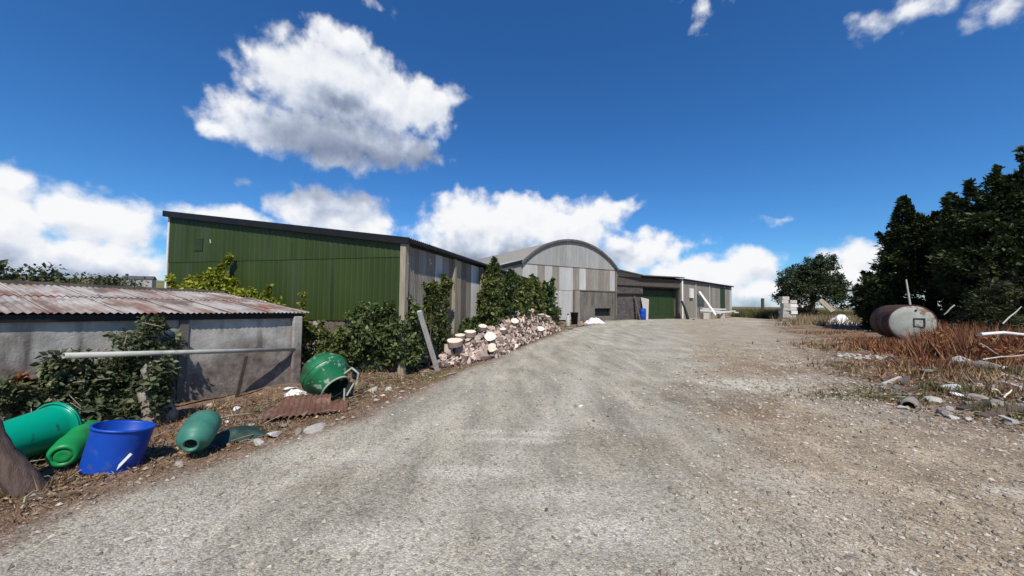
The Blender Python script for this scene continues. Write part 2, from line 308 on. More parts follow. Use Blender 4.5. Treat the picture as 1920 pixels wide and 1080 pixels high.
def groundmat(name, road):
    m, t, b = newmat(name)
    v = coords(t, glob=True)
    big = noise(t, v, .9, 5, .6); fine = noise(t, v, 26, 6, .75); mid = noise(t, v, 6, 6, .65)
    vo = t.nodes.new('ShaderNodeTexVoronoi'); vo.inputs['Scale'].default_value = 72; t.links.new(v, vo.inputs['Vector'])
    vo2 = t.nodes.new('ShaderNodeTexVoronoi'); vo2.inputs['Scale'].default_value = 36; t.links.new(v, vo2.inputs['Vector'])
    chips = t.nodes.new('ShaderNodeSeparateColor'); t.links.new(vo.outputs['Color'], chips.inputs[0])
    chip2 = t.nodes.new('ShaderNodeSeparateColor'); t.links.new(vo2.outputs['Color'], chip2.inputs[0])
    def attr(n):
        a = t.nodes.new('ShaderNodeAttribute'); a.attribute_name = n; return a.outputs['Fac']
    def col(n):
        a = t.nodes.new('ShaderNodeAttribute'); a.attribute_name = n; return a.outputs['Color']
    # soil: dry brown earth with litter
    soil = ramp(t, mid, [(.3,(.10,.062,.042)),(.5,(.19,.125,.085)),(.7,(.29,.21,.15))])
    soil = mix(t, sstep(t, fine, .5, .75), soil, (.34,.26,.17))
    soil = mix(t, sstep(t, noise(t, v, 2.5, 5), .52, .7), soil, (.17,.09,.055))
    soil = mix(t, attr('green'), soil, ramp(t, fine, [(.35,(.07,.075,.02)),(.65,(.20,.18,.06))]))
    if road:
        vs = coords(t, (1.0, .22, 1), rot=math.radians(17), glob=True)
        g = ramp(t, noise(t, vs, 2.2, 6, .65), [(.34,(.25,.23,.185)),(.5,(.355,.325,.258)),(.66,(.49,.44,.345))])
        dust = sstep(t, noise(t, vs, 1.0, 6, .6), .55, .75)
        g = mix(t, mth(t, 'MULTIPLY', dust, .85), g, (.47,.42,.335))
        br = ramp(t, noise(t, v, 1.6, 6, .65), [(.3,(.21,.155,.10)),(.5,(.34,.265,.18)),(.7,(.50,.41,.29))])
        g = mix(t, attr('brown'), g, br)
        g = mix(t, attr('dark'), g, mix(t, 1.0, g, (.66,.58,.52), 'MULTIPLY'))
        g = mix(t, attr('white'), g, (.55,.51,.43))
        g = mix(t, attr('edge'), g, soil)
        sh = mth(t, 'MULTIPLY_ADD', chips.outputs[0], .85, .58)
        c = mix(t, .75, g, mix(t, 1.0, g, ramp(t, chips.outputs[0], [(0,(.52,.50,.47)),(.5,(.95,.95,.95)),(.85,(1.22,1.19,1.12)),(1,(1.6,1.52,1.4))]), 'MULTIPLY'))
        c = mix(t, sstep(t, chip2.outputs[1], .88, .93, 0, .35), c, (.55,.50,.43))
        c = mix(t, sstep(t, chip2.outputs[2], .90, .95, 0, .5), c, (.13,.11,.10))
    else:
        far = attr('far')
        fld = ramp(t, noise(t, v, .02, 4), [(.35,(.10,.11,.04)),(.5,(.20,.17,.08)),(.65,(.13,.14,.05))])
        c = mix(t, far, soil, fld)
        c = mix(t, attr('pale'), c, ramp(t, fine, [(.35,(.22,.17,.12)),(.6,(.40,.33,.25))]))
        c = mix(t, attr('red'), c, ramp(t, fine, [(.35,(.12,.04,.02)),(.65,(.28,.13,.07))]))
        c = mix(t, .5, c, mix(t, 1.0, c, ramp(t, chips.outputs[1], [(0,(.45,.42,.4)),(.6,(1,1,1)),(1,(1.8,1.7,1.6))]), 'MULTIPLY'))
    t.links.new(c, b.inputs['Base Color']); b.inputs['Roughness'].default_value = .95; b.inputs['Specular IOR Level'].default_value = .15
    bn = t.nodes.new('ShaderNodeBump'); bn.inputs['Strength'].default_value = .8; bn.inputs['Distance'].default_value = .012
    hh = mth(t, 'ADD', mth(t, 'MULTIPLY', fine, 1.2), mth(t, 'MULTIPLY', vo.outputs['Distance'], -.8))
    t.links.new(hh, bn.inputs['Height']); t.links.new(bn.outputs[0], b.inputs['Normal'])
    return m
MT['road'] = groundmat('gravel_surface', True); MT['soil'] = groundmat('soil_surface', False)
def tintmat(name, cols, rough=.9):
    m, t, b = newmat(name); a = t.nodes.new('ShaderNodeAttribute'); a.attribute_name = 'tint'
    c = ramp(t, a.outputs['Fac'], cols); t.links.new(c, b.inputs['Base Color']); b.inputs['Roughness'].default_value = rough
    b.inputs['Specular IOR Level'].default_value = .2
    return m
MT['pebbles'] = tintmat('pebbles', [(0,(.10,.08,.06)),(.3,(.23,.19,.145)),(.6,(.34,.29,.22)),(.85,(.43,.37,.295)),(1,(.56,.50,.41))])
MT['leaf_dark'] = leafmat('leaf_dark', [(0,(0.030,0.043,0.014)),(.5,(0.084,0.114,0.034)),(.85,(0.180,0.216,0.072)),(1,(0.384,0.384,0.192))], .35)  # palest tints put bright highlights into the leaf colour
MT['leaf_mid'] = leafmat('leaf_mid', [(0,(0.047,0.061,0.017)),(.5,(0.118,0.147,0.038)),(.85,(0.224,0.248,0.071)),(1,(0.378,0.354,0.153))], .4)  # pale end of the ramp also paints leaf highlights
MT['leaf_bramble'] = leafmat('leaf_bramble', [(0,(0.027,0.035,0.015)),(.4,(0.069,0.088,0.035)),(.75,(0.150,0.163,0.075)),(.92,(0.237,0.237,0.125)),(1,(0.250,0.112,0.056))])
MT['leaf_yellow'] = leafmat('leaf_yellow', [(0,(.05,.06,.01)),(.35,(.17,.20,.02)),(.8,(.36,.38,.035)),(1,(.50,.48,.08))], .35)
MT['leaf_conifer'] = leafmat('leaf_conifer', [(0,(0.015,0.023,0.009)),(.5,(0.042,0.062,0.020)),(.9,(0.089,0.116,0.039)),(1,(0.178,0.186,0.082))], .12, .7)
MT['leaf_tree'] = leafmat('leaf_tree', [(0,(0.015,0.024,0.011)),(.5,(0.042,0.061,0.022)),(.9,(0.088,0.110,0.042)),(1,(0.176,0.176,0.083))], .2)
MT['leaf_hedge'] = leafmat('leaf_hedge', [(0,(.02,.03,.012)),(.5,(.055,.065,.022)),(.85,(.11,.11,.045)),(1,(.22,.15,.07))], .2)
MT['dead_brown'] = leafmat('dead_brown', [(0,(.09,.045,.020)),(.4,(.22,.12,.055)),(.75,(.36,.24,.12)),(1,(.52,.42,.26))], .2, .85)
MT['dead_red'] = leafmat('dead_red', [(0,(.07,.024,.012)),(.4,(.19,.062,.028)),(.75,(.34,.15,.065)),(1,(.44,.30,.15))], .2, .85)
MT['straw'] = leafmat('straw', [(0,(.15,.10,.05)),(.5,(.34,.25,.13)),(1,(.55,.45,.27))], .3, .8)
MT['grass'] = leafmat('grass', [(0,(.06,.06,.02)),(.5,(.14,.135,.045)),(1,(.32,.28,.13))], .3, .8)

# ---------------------------------------------------------------- object helpers
def link(o, parent=None):
    COL.objects.link(o)
    if parent is not None: o.parent = parent
    return o
def thing(name, label, cat, loc=(0, 0, 0), rotz=0, group=None):
    o = bpy.data.objects.new(name, None); link(o); o.empty_display_size = .2
    o.location = loc; o.rotation_euler = (0, 0, rotz); o['label'] = label; o['category'] = cat
    if group: o['group'] = group
    return o
def tag(o, label, cat, group=None):
    o['label'] = label; o['category'] = cat
    if group: o['group'] = group
    return o
class MB:
    def __init__(s): s.v = []; s.f = []; s.m = []; s.sm = []
    def add(s, vs, fs, mi=0, smooth=False):
        n = len(s.v); s.v += [tuple(p) for p in vs]; s.f += [tuple(i+n for i in f) for f in fs]
        s.m += [mi]*len(fs); s.sm += [smooth]*len(fs); return s
    def box(s, a, b, mi=0):
        x0, y0, z0 = a; x1, y1, z1 = b
        return s.add([(x0,y0,z0),(x1,y0,z0),(x1,y1,z0),(x0,y1,z0),(x0,y0,z1),(x1,y0,z1),(x1,y1,z1),(x0,y1,z1)],
                     [(0,3,2,1),(4,5,6,7),(0,1,5,4),(1,2,6,5),(2,3,7,6),(3,0,4,7)], mi)
    def obox(s, c, X, Y, Z, mi=0):
        c, X, Y, Z = map(Vector, (c, X, Y, Z))
        vs = [c+X*i+Y*j+Z*k for k in (-1, 1) for (i, j) in ((-1,-1),(1,-1),(1,1),(-1,1))]
        return s.add(vs, [(0,3,2,1),(4,5,6,7),(0,1,5,4),(1,2,6,5),(2,3,7,6),(3,0,4,7)], mi)
    def beam(s, p, q, w, h, mi=0, upv=(0, 0, 1)):
        p, q = Vector(p), Vector(q); d = (q-p); X = d.normalized(); Y = Vector(upv).cross(X)
        if Y.length < 1e-3: Y = Vector((1, 0, 0))
        Y.normalize(); Z = X.cross(Y)
        return s.obox((p+q)/2, d/2, Y*w/2, Z*h/2, mi)
    def tube(s, pts, rad, n=10, mi=0, cap=True, jit=0):
        pts = [Vector(p) for p in pts]
        if not hasattr(rad, '__len__'): rad = [rad]*len(pts)
        vs = []; prev = None
        for i, p in enumerate(pts):
            d = (pts[min(i+1, len(pts)-1)]-pts[max(i-1, 0)]).normalized()
            if prev is None: a = d.orthogonal().normalized()
            else: a = (prev - d*prev.dot(d)).normalized()
            prev = a; b = d.cross(a)
            for k in range(n):
                t = 2*PI*k/n; r = rad[i]*(1+random.uniform(-jit, jit)); vs.append(p+(a*math.cos(t)+b*math.sin(t))*r)
        fs = [(i*n+k, i*n+(k+1) % n, (i+1)*n+(k+1) % n, (i+1)*n+k) for i in range(len(pts)-1) for k in range(n)]
        s.add(vs, fs, mi, True)
        if cap:
            s.add([vs[k] for k in range(n)][::-1], [tuple(range(n))], mi)
            s.add(vs[-n:], [tuple(range(n))], mi)
        return s
    def lathe(s, prof, n=28, mi=0, mat=None, smooth=True):
        vs = []
        for (r, z) in prof:
            for k in range(n):
                t = 2*PI*k/n; p = Vector((r*math.cos(t), r*math.sin(t), z)); vs.append(mat @ p if mat else p)
        fs = [(i*n+k, i*n+(k+1) % n, (i+1)*n+(k+1) % n, (i+1)*n+k) for i in range(len(prof)-1) for k in range(n)]
        return s.add(vs, fs, mi, smooth)
    def mesh(s, name):
        me = bpy.data.meshes.new(name); me.from_pydata(s.v, [], s.f)
        me.polygons.foreach_set('material_index', s.m); me.polygons.foreach_set('use_smooth', s.sm); me.update(); return me
    def build(s, name, mat, parent=None, bevel=0):
        me = s.mesh(name)
        for q in (mat if isinstance(mat, (list, tuple)) else [mat]): me.materials.append(MT[q])
        o = bpy.data.objects.new(name, me); link(o, parent)
        if bevel:
            bv = o.modifiers.new('bevel', 'BEVEL'); bv.width = bevel; bv.segments = 2; bv.limit_method = 'ANGLE'
        return o
def np_mesh(name, V, Fc, mat, tint=None, parent=None, smooth=False, attrs=None):
    me = bpy.data.meshes.new(name); k = Fc.shape[1]
    me.vertices.add(len(V)); me.vertices.foreach_set('co', np.ascontiguousarray(V, np.float32).ravel())
    me.loops.add(Fc.size); me.loops.foreach_set('vertex_index', Fc.astype(np.int32).ravel())
    me.polygons.add(len(Fc)); me.polygons.foreach_set('loop_start', np.arange(0, Fc.size, k, dtype=np.int32))
    me.polygons.foreach_set('use_smooth', np.full(len(Fc), smooth))
    me.update(calc_edges=True)
    if tint is not None:
        a = me.attributes.new('tint', 'FLOAT', 'FACE'); a.data.foreach_set('value', tint.astype(np.float32))
    for n, arr in (attrs or {}).items():
        a = me.attributes.new(n, 'FLOAT', 'POINT'); a.data.foreach_set('value', arr.astype(np.float32))
    me.materials.append(MT[mat])
    o = bpy.data.objects.new(name, me); link(o, parent); return o
def unit(a): return a/np.maximum(np.linalg.norm(a, axis=1, keepdims=True), 1e-9)
def leaf_quads(P, D, Nn, ln, wd):
    """diamond leaves at P, pointing along D, face normal about Nn"""
    D = unit(D); T = unit(np.cross(D, Nn)); ln = ln[:, None]; wd = wd[:, None]
    U = unit(np.cross(T, D))
    a = P; b = P+D*ln*.45+T*wd*.5+U*wd*.12; c = P+D*ln; d = P+D*ln*.45-T*wd*.5+U*wd*.12
    V = np.stack([a, b, c, d], 1).reshape(-1, 3); Fc = np.arange(len(V)).reshape(-1, 4)
    return V, Fc
def foliage(name, clumps, per, size, mat, parent=None, spread=1.0, conifer=False, tint_bias=0, local=None, elong=1.5):
    """clumps: array (n,4) centre+radius; leaves thrown into each clump; centre keeps the leaves pointing outward"""
    C = np.array(clumps, float)
    if local is not None: C[:, :3] -= np.array(local)
    idx = np.repeat(np.arange(len(C)), per); n = len(idx)
    dirs = unit(rng.normal(size=(n, 3))); rr = rng.random(n)**.45
    P = C[idx, :3] + dirs*(rr*C[idx, 3])[:, None]*np.array([1, 1, .85])*spread
    if conifer:
        cen = C[:, :3].mean(0); out = P-cen; out[:, 2] = 0; out = unit(out)
        D = out + rng.normal(size=(n, 3))*.45 + np.array([0, 0, .25]); Nn = np.array([0, 0, 1.])+rng.normal(size=(n, 3))*.5
    else:
        D = dirs*.7 + rng.normal(size=(n, 3))*.7 + np.array([0, 0, -.15]); Nn = np.array([0, 0, .9])+dirs*.6+rng.normal(size=(n, 3))*.45
    sz = size*(.45+1.15*rng.random(n)**1.5)
    V, Fc = leaf_quads(P, D, Nn, sz*elong*.75, sz*.75)
    ct = rng.random(len(C))
    t = np.clip(.42*ct[idx]+.62*rng.random(n)**1.2-.04+tint_bias, 0, 1)
    return np_mesh(name, V, Fc, mat, t, parent)
def clumps_in(blobs, n, r, surf=.55):
    """n clump centres spread through ellipsoid blobs (x,y,z,rx,ry,rz), thicker toward the outside"""
    B = np.array(blobs, float); w = (B[:, 3]*B[:, 4]*B[:, 5])**.67; w /= w.sum()
    i = rng.choice(len(B), n, p=w); d = unit(rng.normal(size=(n, 3))); rr = (surf+(1-surf)*rng.random(n))
    P = B[i, :3]+d*B[i, 3:6]*rr[:, None]
    return np.concatenate([P, (r*(.6+.8*rng.random(n)))[:, None]], 1)
def shoots(cl, cr, n=9):
    """a few thin leafy shoots that break the outline"""
    zt = np.quantile(cl[:, 2], .72); tops = cl[cl[:, 2] > zt]; ad = []
    for _ in range(n):
        b = tops[rng.integers(len(tops))]; d = rng.normal(size=2)*.35; L_ = rng.uniform(1.2, 3.2)*cr
        for f in np.linspace(.3, 1, 5): ad.append((b[0]+d[0]*L_*f, b[1]+d[1]*L_*f, b[2]+L_*f, cr*.34*(1.15-f*.5)))
    return np.concatenate([cl, np.array(ad)])
def sprigs(base, tops, parent, name='stem', r=.02, mat='bark'):
    b = MB()
    for q in tops:
        p0 = Vector(base); p1 = Vector(q); mid = (p0+p1)/2 + Vector((random.uniform(-.1,.1), random.uniform(-.1,.1), .1*(p1-p0).length))
        b.tube([p0, mid, p1], [r, r*.7, r*.3], 6)
    return b.build(name, mat, parent)
def bush(name, label, cat, loc, blobs, ncl, per, cr, size, mat, group=None, stems=5, **kw):
    """blobs in coordinates relative to loc"""
    t = thing(name, label, cat, loc, 0, group)
    cl = shoots(clumps_in(blobs, ncl, cr, kw.pop('surf', .45)), cr); z0 = kw.pop('floor', .03)
    cl[:, 2] = np.maximum(cl[:, 2], z0)
    foliage('foliage', cl, per, size, mat, t, **kw)
    sel = cl[rng.choice(len(cl), stems)][:, :3]
    sprigs((0, 0, -.03), sel, t, 'stem', .02+.01*cr)
    return t
_rk = {}
def rock_mesh(seed, mat, flat=1.0, blocky=.5):
    key = (seed, mat, flat, blocky)
    if key in _rk: return _rk[key]
    r = random.Random(seed); import bmesh
    bm = bmesh.new(); bmesh.ops.create_icosphere(bm, subdivisions=2, radius=1)
    pl = [(Vector((r.gauss(0,1), r.gauss(0,1), r.gauss(0,1))).normalized(), r.uniform(.5, .85)) for _ in range(9)]
    for vt in bm.verts:
        p = vt.co.copy()
        for n_, d_ in pl:
            k = p.dot(n_)
            if k > d_: p -= n_*(k-d_)
        vt.co = Vector((p.x, p.y, p.z*flat))*(1+r.uniform(-.02, .02))
    me = bpy.data.meshes.new('stone'); bm.to_mesh(me); bm.free(); me.materials.append(MT[mat]); _rk[key] = me
    return me
def rock(name, label, cat, p, s, mat='stone_grey', flat=.6, rot=None, group=None, seed=None, sink=.25):
    me = rock_mesh(seed if seed is not None else random.randint(0, 5), mat, flat)
    o = bpy.data.objects.new(name, me); link(o)
    if not hasattr(s, '__len__'): s = (s, s, s)
    o.scale = s; o.location = Vector(p)+Vector((0, 0, s[2]*flat*(1-sink)*.8))
    o.rotation_euler = rot or (random.uniform(-.2,.2), random.uniform(-.2,.2), random.uniform(0, 6))
    return tag(o, label, cat, group)

# ================================================================= THE SETTING
def axis(lo, hi, fn):
    a = [lo]
    while a[-1] < hi: a.append(a[-1]+fn(a[-1]))
    return np.array(a)
def gridmesh(name, xs, ys, mat, keep=None, lift=0, attrfn=None):
    X, Y = np.meshgrid(xs, ys); Z = hgt(X, Y)+lift
    V = np.stack([X, Y, Z], -1).reshape(-1, 3); nx = len(xs); ny = len(ys)
    i = np.arange(nx*ny).reshape(ny, nx)
    Fc = np.stack([i[:-1,:-1], i[:-1,1:], i[1:,1:], i[1:,:-1]], -1).reshape(-1, 4)
    at_ = attrfn(V[:, 0], V[:, 1]) if attrfn else {}
    if keep is not None:
        k = keep(V[:, 0], V[:, 1]); Fc = Fc[k[Fc].all(1)]
        used = np.zeros(len(V), bool); used[Fc.ravel()] = True
        mp = np.cumsum(used)-1; V = V[used]; Fc = mp[Fc]; at_ = {a: b[used] for a, b in at_.items()}
    o = np_mesh(name, V, Fc, mat, None, None, True, at_); o['kind'] = 'structure'; return o
def sm(a, lo, hi): t = np.clip((a-lo)/(hi-lo), 0, 1); return t*t*(3-2*t)
def blob(x, y, px, py, rx, ry): p = flat(px, py); return np.clip(1.4-np.hypot((x-p[0])/rx, (y-p[1])/ry), 0, 1)
def gattr(x, y):
    d = np.hypot(x, y); n = fbm(x*1.1, y*1.1, 50)
    red = np.clip(sm(x-redge(y), .2, 1.2)*sm(n, .42, .6)*sm(y, 5, 8), 0, 1)*.8
    green = sm(fbm(x*.9, y*.9, 71), .55, .68)*.5 + blob(x, y, 1620, 735, 1.2, .7)*.8*sm(fbm(x*4, y*4, 12), .35, .6)
    pale = sm(x-redge(y), -1.5, -.5)*(1-sm(x-redge(y), 1.5, 4.5))*sm(fbm(x*1.4, y*1.4, 91), .42, .6)*.7
    return {'pale': pale, 'far': sm(d, 42, 60), 'red': red, 'green': np.clip(green, 0, 1)}
xs = np.concatenate([[-3000,-1500,-700,-350,-180,-100,-60,-40,-30,-22,-17,-14], np.arange(-12, 16, .14), [16.5,17,18,19,20,21,22,24,26,28,31,34,38,44,55,75,110,180,350,700,1500,3000]])
ys = np.concatenate([[-400,-150,-60,-25,-10,-4], axis(-2, 60, lambda v: .1*max(1, v/5)), [70,85,110,160,240,400,700,1300,2200,3500]])
gridmesh('ground', xs, ys, 'soil', attrfn=gattr)
def rkeep(x, y):
    n = (fbm(x*1.6, y*1.6, 5)-.5)*.7 + (fbm(x*7, y*7, 8)-.5)*.35
    yard = (y > 29) & (x < 33) & (x > 5.5) & (y < 30+ .55*x+9)
    return ((x+n*.6 > ledge(y)) & (x+n*2 < redge(y)) & (y < 38)) | yard
def rattr(x, y):
    n = (fbm(x*1.3, y*1.3, 61)-.5)
    dl = x-ledge(y)+n*.5; dr = redge(y)-x+n*2.2
    edge = np.maximum(1-sm(dl, .0, .55), (1-sm(dr, .1, 1.8))*.75)
    edge = np.where(y > 24, np.clip(edge, 0, .5), edge)
    bx = x - (0.0+.42*y) + n*2.5
    brown = sm(bx, .1, 1.8)*(1-.4*sm(y, 10, 18))*.95
    w = blob(x, y, 880, 885, .55, .12)+blob(x, y, 950, 812, .6, .10)+blob(x, y, 970, 826, .6, .08)+blob(x, y, 1010, 930, .5, .2)*.7+blob(x, y, 640, 1010, .5, .2)*.6+blob(x, y, 1130, 1000, .45, .2)*.7+blob(x, y, 1420, 722, .9, .55)*1.8+blob(x, y, 1570, 712, 1.0, .5)*1.3+blob(x, y, 1570, 712, .9, .35)+blob(x, y, 1480, 604, 5, 2)+blob(x, y, 1250, 665, 1.0, .6)*.6+blob(x, y, 1890, 925, .22, .1)
    w = w*sm(fbm(x*3, y*3, 66), .22, .5) + .3*sm(fbm(x*.8, y*.5, 90), .58, .72)
    u = x-ledge(y)+(fbm(x*.7, y*.7, 200)-.5)*.5
    w = w+(np.exp(-((u-1.25)/.28)**2)+np.exp(-((u-2.95)/.28)**2))*.5*sm(fbm(x*1.2, y*.9, 210), .35, .6)
    gr = blob(x, y, 1620, 740, 1.0, .5)*.8
    dk = blob(x, y, 1290, 745, 1.2, 1.6)*.8+blob(x, y, 1180, 830, .8, .6)*.6+blob(x, y, 1470, 690, 1.6, 1.6)*.8+blob(x, y, 560, 900, 1.2, .35)*.5+blob(x, y, 1500, 770, 1.2, .7)*.6
    dk = np.clip(dk*sm(fbm(x*2, y*2, 123), .3, .6), 0, 1)
    return {'dark': dk, 'edge': edge, 'brown': brown, 'white': np.clip(w, 0, 1)*.85, 'green': np.clip(gr, 0, 1)}
rx = np.concatenate([axis(-9, 9, lambda v: .07), axis(9.1, 36, lambda v: .25)])
ry = axis(.6, 60, lambda v: .045*max(1, v/2.8))
gridmesh('gravel_road', rx, ry, 'road', rkeep, .008, rattr)
# loose gravel lying on the road
def pebble_stuff(name, n, ymin, ymax, smin, smax, mat, where, p=1.0, flatz=.6, tb=0):
    u = rng.random(n); y = ymin*(ymax/ymin)**(u**p); x = (rng.random(n)*2-1)*(1.5*y+1)
    k = where(x, y); x = x[k]; y = y[k]; n = len(x)
    s = (smin+(smax-smin)*rng.random(n)**2.5)*np.clip(y/5, .8, 1.4)
    base = np.array([[1,0,0],[0,1,0],[-1,0,0],[0,-1,0],[.15,.1,1],[-.1,0,-1]], float)
    V = base[None]*(1+.35*rng.normal(size=(n, 6, 3)))
    a = rng.random(n)*6.28; ca, sa = np.cos(a), np.sin(a); st = .6+.6*rng.random(n)
    Vx = V[..., 0]; Vy = V[..., 1]*st[:, None]
    X = (Vx*ca[:, None]-Vy*sa[:, None])*s[:, None]+x[:, None]; Y = (Vx*sa[:, None]+Vy*ca[:, None])*s[:, None]+y[:, None]
    Z = V[..., 2]*s[:, None]*flatz + (hgt(x, y)+.008+s*.2)[:, None]
    V = np.stack([X, Y, Z], -1).reshape(-1, 3)
    f = np.array([[0,1,4],[1,2,4],[2,3,4],[3,0,4],[1,0,5],[2,1,5],[3,2,5],[0,3,5]])
    Fc = (f[None]+(np.arange(n)*6)[:, None, None]).reshape(-1, 3)
    t = np.repeat(np.clip(rng.beta(2.2, 2.2, n)+tb, 0, 1), 8)
    o = np_mesh(name, V, Fc, mat, t); o['kind'] = 'stuff'; return o
def onroad(x, y): return rkeep(x, y)
def brownside(x, y): return rkeep(x, y) & (rng.random(len(x)) < .12+.88*sm(x-(.42*y-.2)+(fbm(x*1.3,y*1.3,61)-.5)*3, -.6, 1.6))
o = pebble_stuff('loose_gravel', 60000, 1.9, 26, .003, .010, 'pebbles', onroad, .9)
o['label'] = 'fine loose gravel over the track'
o = pebble_stuff('coarse_gravel', 64000, 1.9, 16, .005, .031, 'pebbles', brownside, .9, tb=.08)
o['label'] = 'coarser stones on the right side of the track'
def offroad(x, y): return ((x < ledge(y)+.25) & (x > ledge(y)-1.3) | (x > redge(y)-1.2) & (x < redge(y)+5)) & (y < 28)
o = pebble_stuff('verge_stones', 14000, 2.2, 26, .006, .035, 'pebbles', offroad, .7)
o['label'] = 'stones and rubble bits in the dry verges'

def tuft_stuff(name, pts, per, h, mat, spread=.08, lean=.5, w=.006, tb=0):
    P = np.repeat(np.array(pts, float), per, 0); n = len(P)
    P[:, :2] += rng.normal(size=(n, 2))*spread; P[:, 2] = hgt(P[:, 0], P[:, 1])-.01
    D = np.stack([rng.normal(size=n)*lean, rng.normal(size=n)*lean, np.ones(n)], 1); D = unit(D)
    hh = h*(.4+.9*rng.random(n)); Nn = rng.normal(size=(n, 3)); Nn[:, 2] *= .2
    T = unit(np.cross(D, Nn)); dist = np.hypot(P[:, 0], P[:, 1]); ww = (w*np.clip(dist/5, 1, 4))[:, None]
    V = np.stack([P-T*ww, P+T*ww, P+D*hh[:, None]+unit(rng.normal(size=(n,3)))*hh[:, None]*.2], 1).reshape(-1, 3)
    Fc = np.arange(len(V)).reshape(-1, 3)
    o = np_mesh(name, V, Fc, mat, np.clip(rng.random(n)+tb, 0, 1)); o['kind'] = 'stuff'; return o
def scatter(n, fn, ylo, yhi, xlo, xhi, p=1.0):
    y = ylo*(yhi/ylo)**(rng.random(n)**p); x = xlo+(xhi-xlo)*rng.random(n); k = fn(x, y)
    return np.stack([x[k], y[k], np.zeros(k.sum())], 1)
v1 = scatter(15000, lambda x, y: (x < ledge(y)+.18*rng.random(len(x))) & (x > ledge(y)-.75-.5*vn(x*2, y*2)), 2.0, 26, -7, 5)
o = tuft_stuff('dry_verge_grass', v1, 9, .055, 'dead_brown', .06, 1.0); o['label'] = 'brown dry grass and litter along the left edge of the track'
v2 = scatter(4200, lambda x, y: (x < ledge(y)-.1) & (x > ledge(y)-.9) & (fbm(x*1.5, y*1.5, 4) > .47), 2.2, 26, -7, 5)
o = tuft_stuff('verge_grass', v2, 7, .07, 'grass', .05, .8); o['label'] = 'thin green and straw grass in the left verge'
v3 = scatter(9000, lambda x, y: (x > redge(y)-.5*rng.random(len(x))) & (x < redge(y)+8) & (fbm(x*.8, y*.8, 14) > .44), 5.2, 30, 5, 30)
v3 = v3[(rng.random(len(v3)) < .12+.2*(v3[:,0] > redge(v3[:,1])+2)) & (np.hypot(v3[:,0]-G0(1573,606).x, v3[:,1]-G0(1573,606).y) > 3)]
o = tuft_stuff('dry_weeds', v3, 6, .08, 'dead_brown', .1, .8); o['label'] = 'dry brown weeds on the rough ground at the right'
gp = G0(1620, 742)
v4 = np.stack([gp.x+rng.normal(size=330)*.75, gp.y+rng.normal(size=330)*.28, np.zeros(330)], 1)
o = tuft_stuff('green_grass_patch', v4, 8, .07, 'grass', .05, .8, tb=-.1); o['label'] = 'yellowish green grass patch beside the white gravel'
# tall grass on the crest
def crest(x, y): return (y > 44+.1*x) | (x > 22)
v5 = scatter(5200, lambda x, y: (y > 30) & (x > np.interp(y, [26,40,60],[19,30,40])) & (x < 62), 26, 68, 18, 60)
o = tuft_stuff('crest_grass', v5, 7, .75, 'straw', .3, .35, .008); o['label'] = 'tall straw coloured grass along the crest'
v6 = scatter(2600, lambda x, y: (x > 33.5) & (x < 48), 50, 64, 33, 48)
o = tuft_stuff('hedge_bank', v6, 8, 1.15, 'grass', .3, .4, .011, -.1); o['label'] = 'green rough grass bank past the end of the outbuilding'

# far hill on the left with fields
hx = np.linspace(-900, 250, 70); hy = np.linspace(240, 900, 24)
X, Y = np.meshgrid(hx, hy)
ridge = np.exp(-((Y-520)/170)**2)
prof = np.interp(X, [-900,-700,-520,-420,-300,-100,60,250], [34,36,33,27,15,4,0,-2])
Z = ridge*prof*(1+.06*(fbm(X*.01, Y*.01, 3)-.5))-2.5
i = np.arange(X.size).reshape(X.shape)
o = np_mesh('hill', np.stack([X, Y, Z], -1).reshape(-1, 3), np.stack([i[:-1,:-1], i[:-1,1:], i[1:,1:], i[1:,:-1]], -1).reshape(-1, 4), 'soil', None, None, True,
            {'pale': np.zeros(X.size), 'far': np.ones(X.size), 'red': np.zeros(X.size), 'green': np.zeros(X.size)})
o['kind'] = 'structure'; o['label'] = 'low hill with fields beyond the sheds'

# ================================================================= BUILDINGS
def corr_sheet(name, mat, parent, O, U, V, wid, v0, v1, pitch=.076, amp=.009, nv=1, sag=0, box=False, thick=.0015):
    """sheet: width along U, length along V from v0(u) to v1(u), corrugations across; N=UxV is its outside"""
    O, U, V = Vector(O), Vector(U), Vector(V); Nn = U.cross(V).normalized()
    k = 4 if not box else 6
    n = max(2, int(round(wid/pitch))); us = []; hs = []
    if box:
        for j in range(n):
            for (a, h) in ((0,0),(.55,0),(.65,1),(.88,1),(.98,0)): us.append((j+a)*wid/n); hs.append(h*amp*2)
        us.append(wid); hs.append(0)
    else:
        for j in range(n*k+1): us.append(j*wid/(n*k)); hs.append(amp*math.cos(2*PI*j/k))
    vs = []; m_ = len(us)
    for q in range(nv+1):
        for u_, h in zip(us, hs):
            a = v0(u_) if callable(v0) else v0; b = v1(u_) if callable(v1) else v1
            t = a+(b-a)*q/nv
            vs.append(O+U*u_+V*t+Nn*(h+sag*math.sin(PI*q/nv)))
    fs = [(q*m_+j, q*m_+j+1, (q+1)*m_+j+1, (q+1)*m_+j) for q in range(nv) for j in range(m_-1)]
    mb = MB().add(vs, fs, 0, not box)
    # sheet thickness: back skin
    mb.add([p-Nn*thick for p in vs], [f[::-1] for f in fs], 0, not box)
    return mb.build(name, mat, parent)

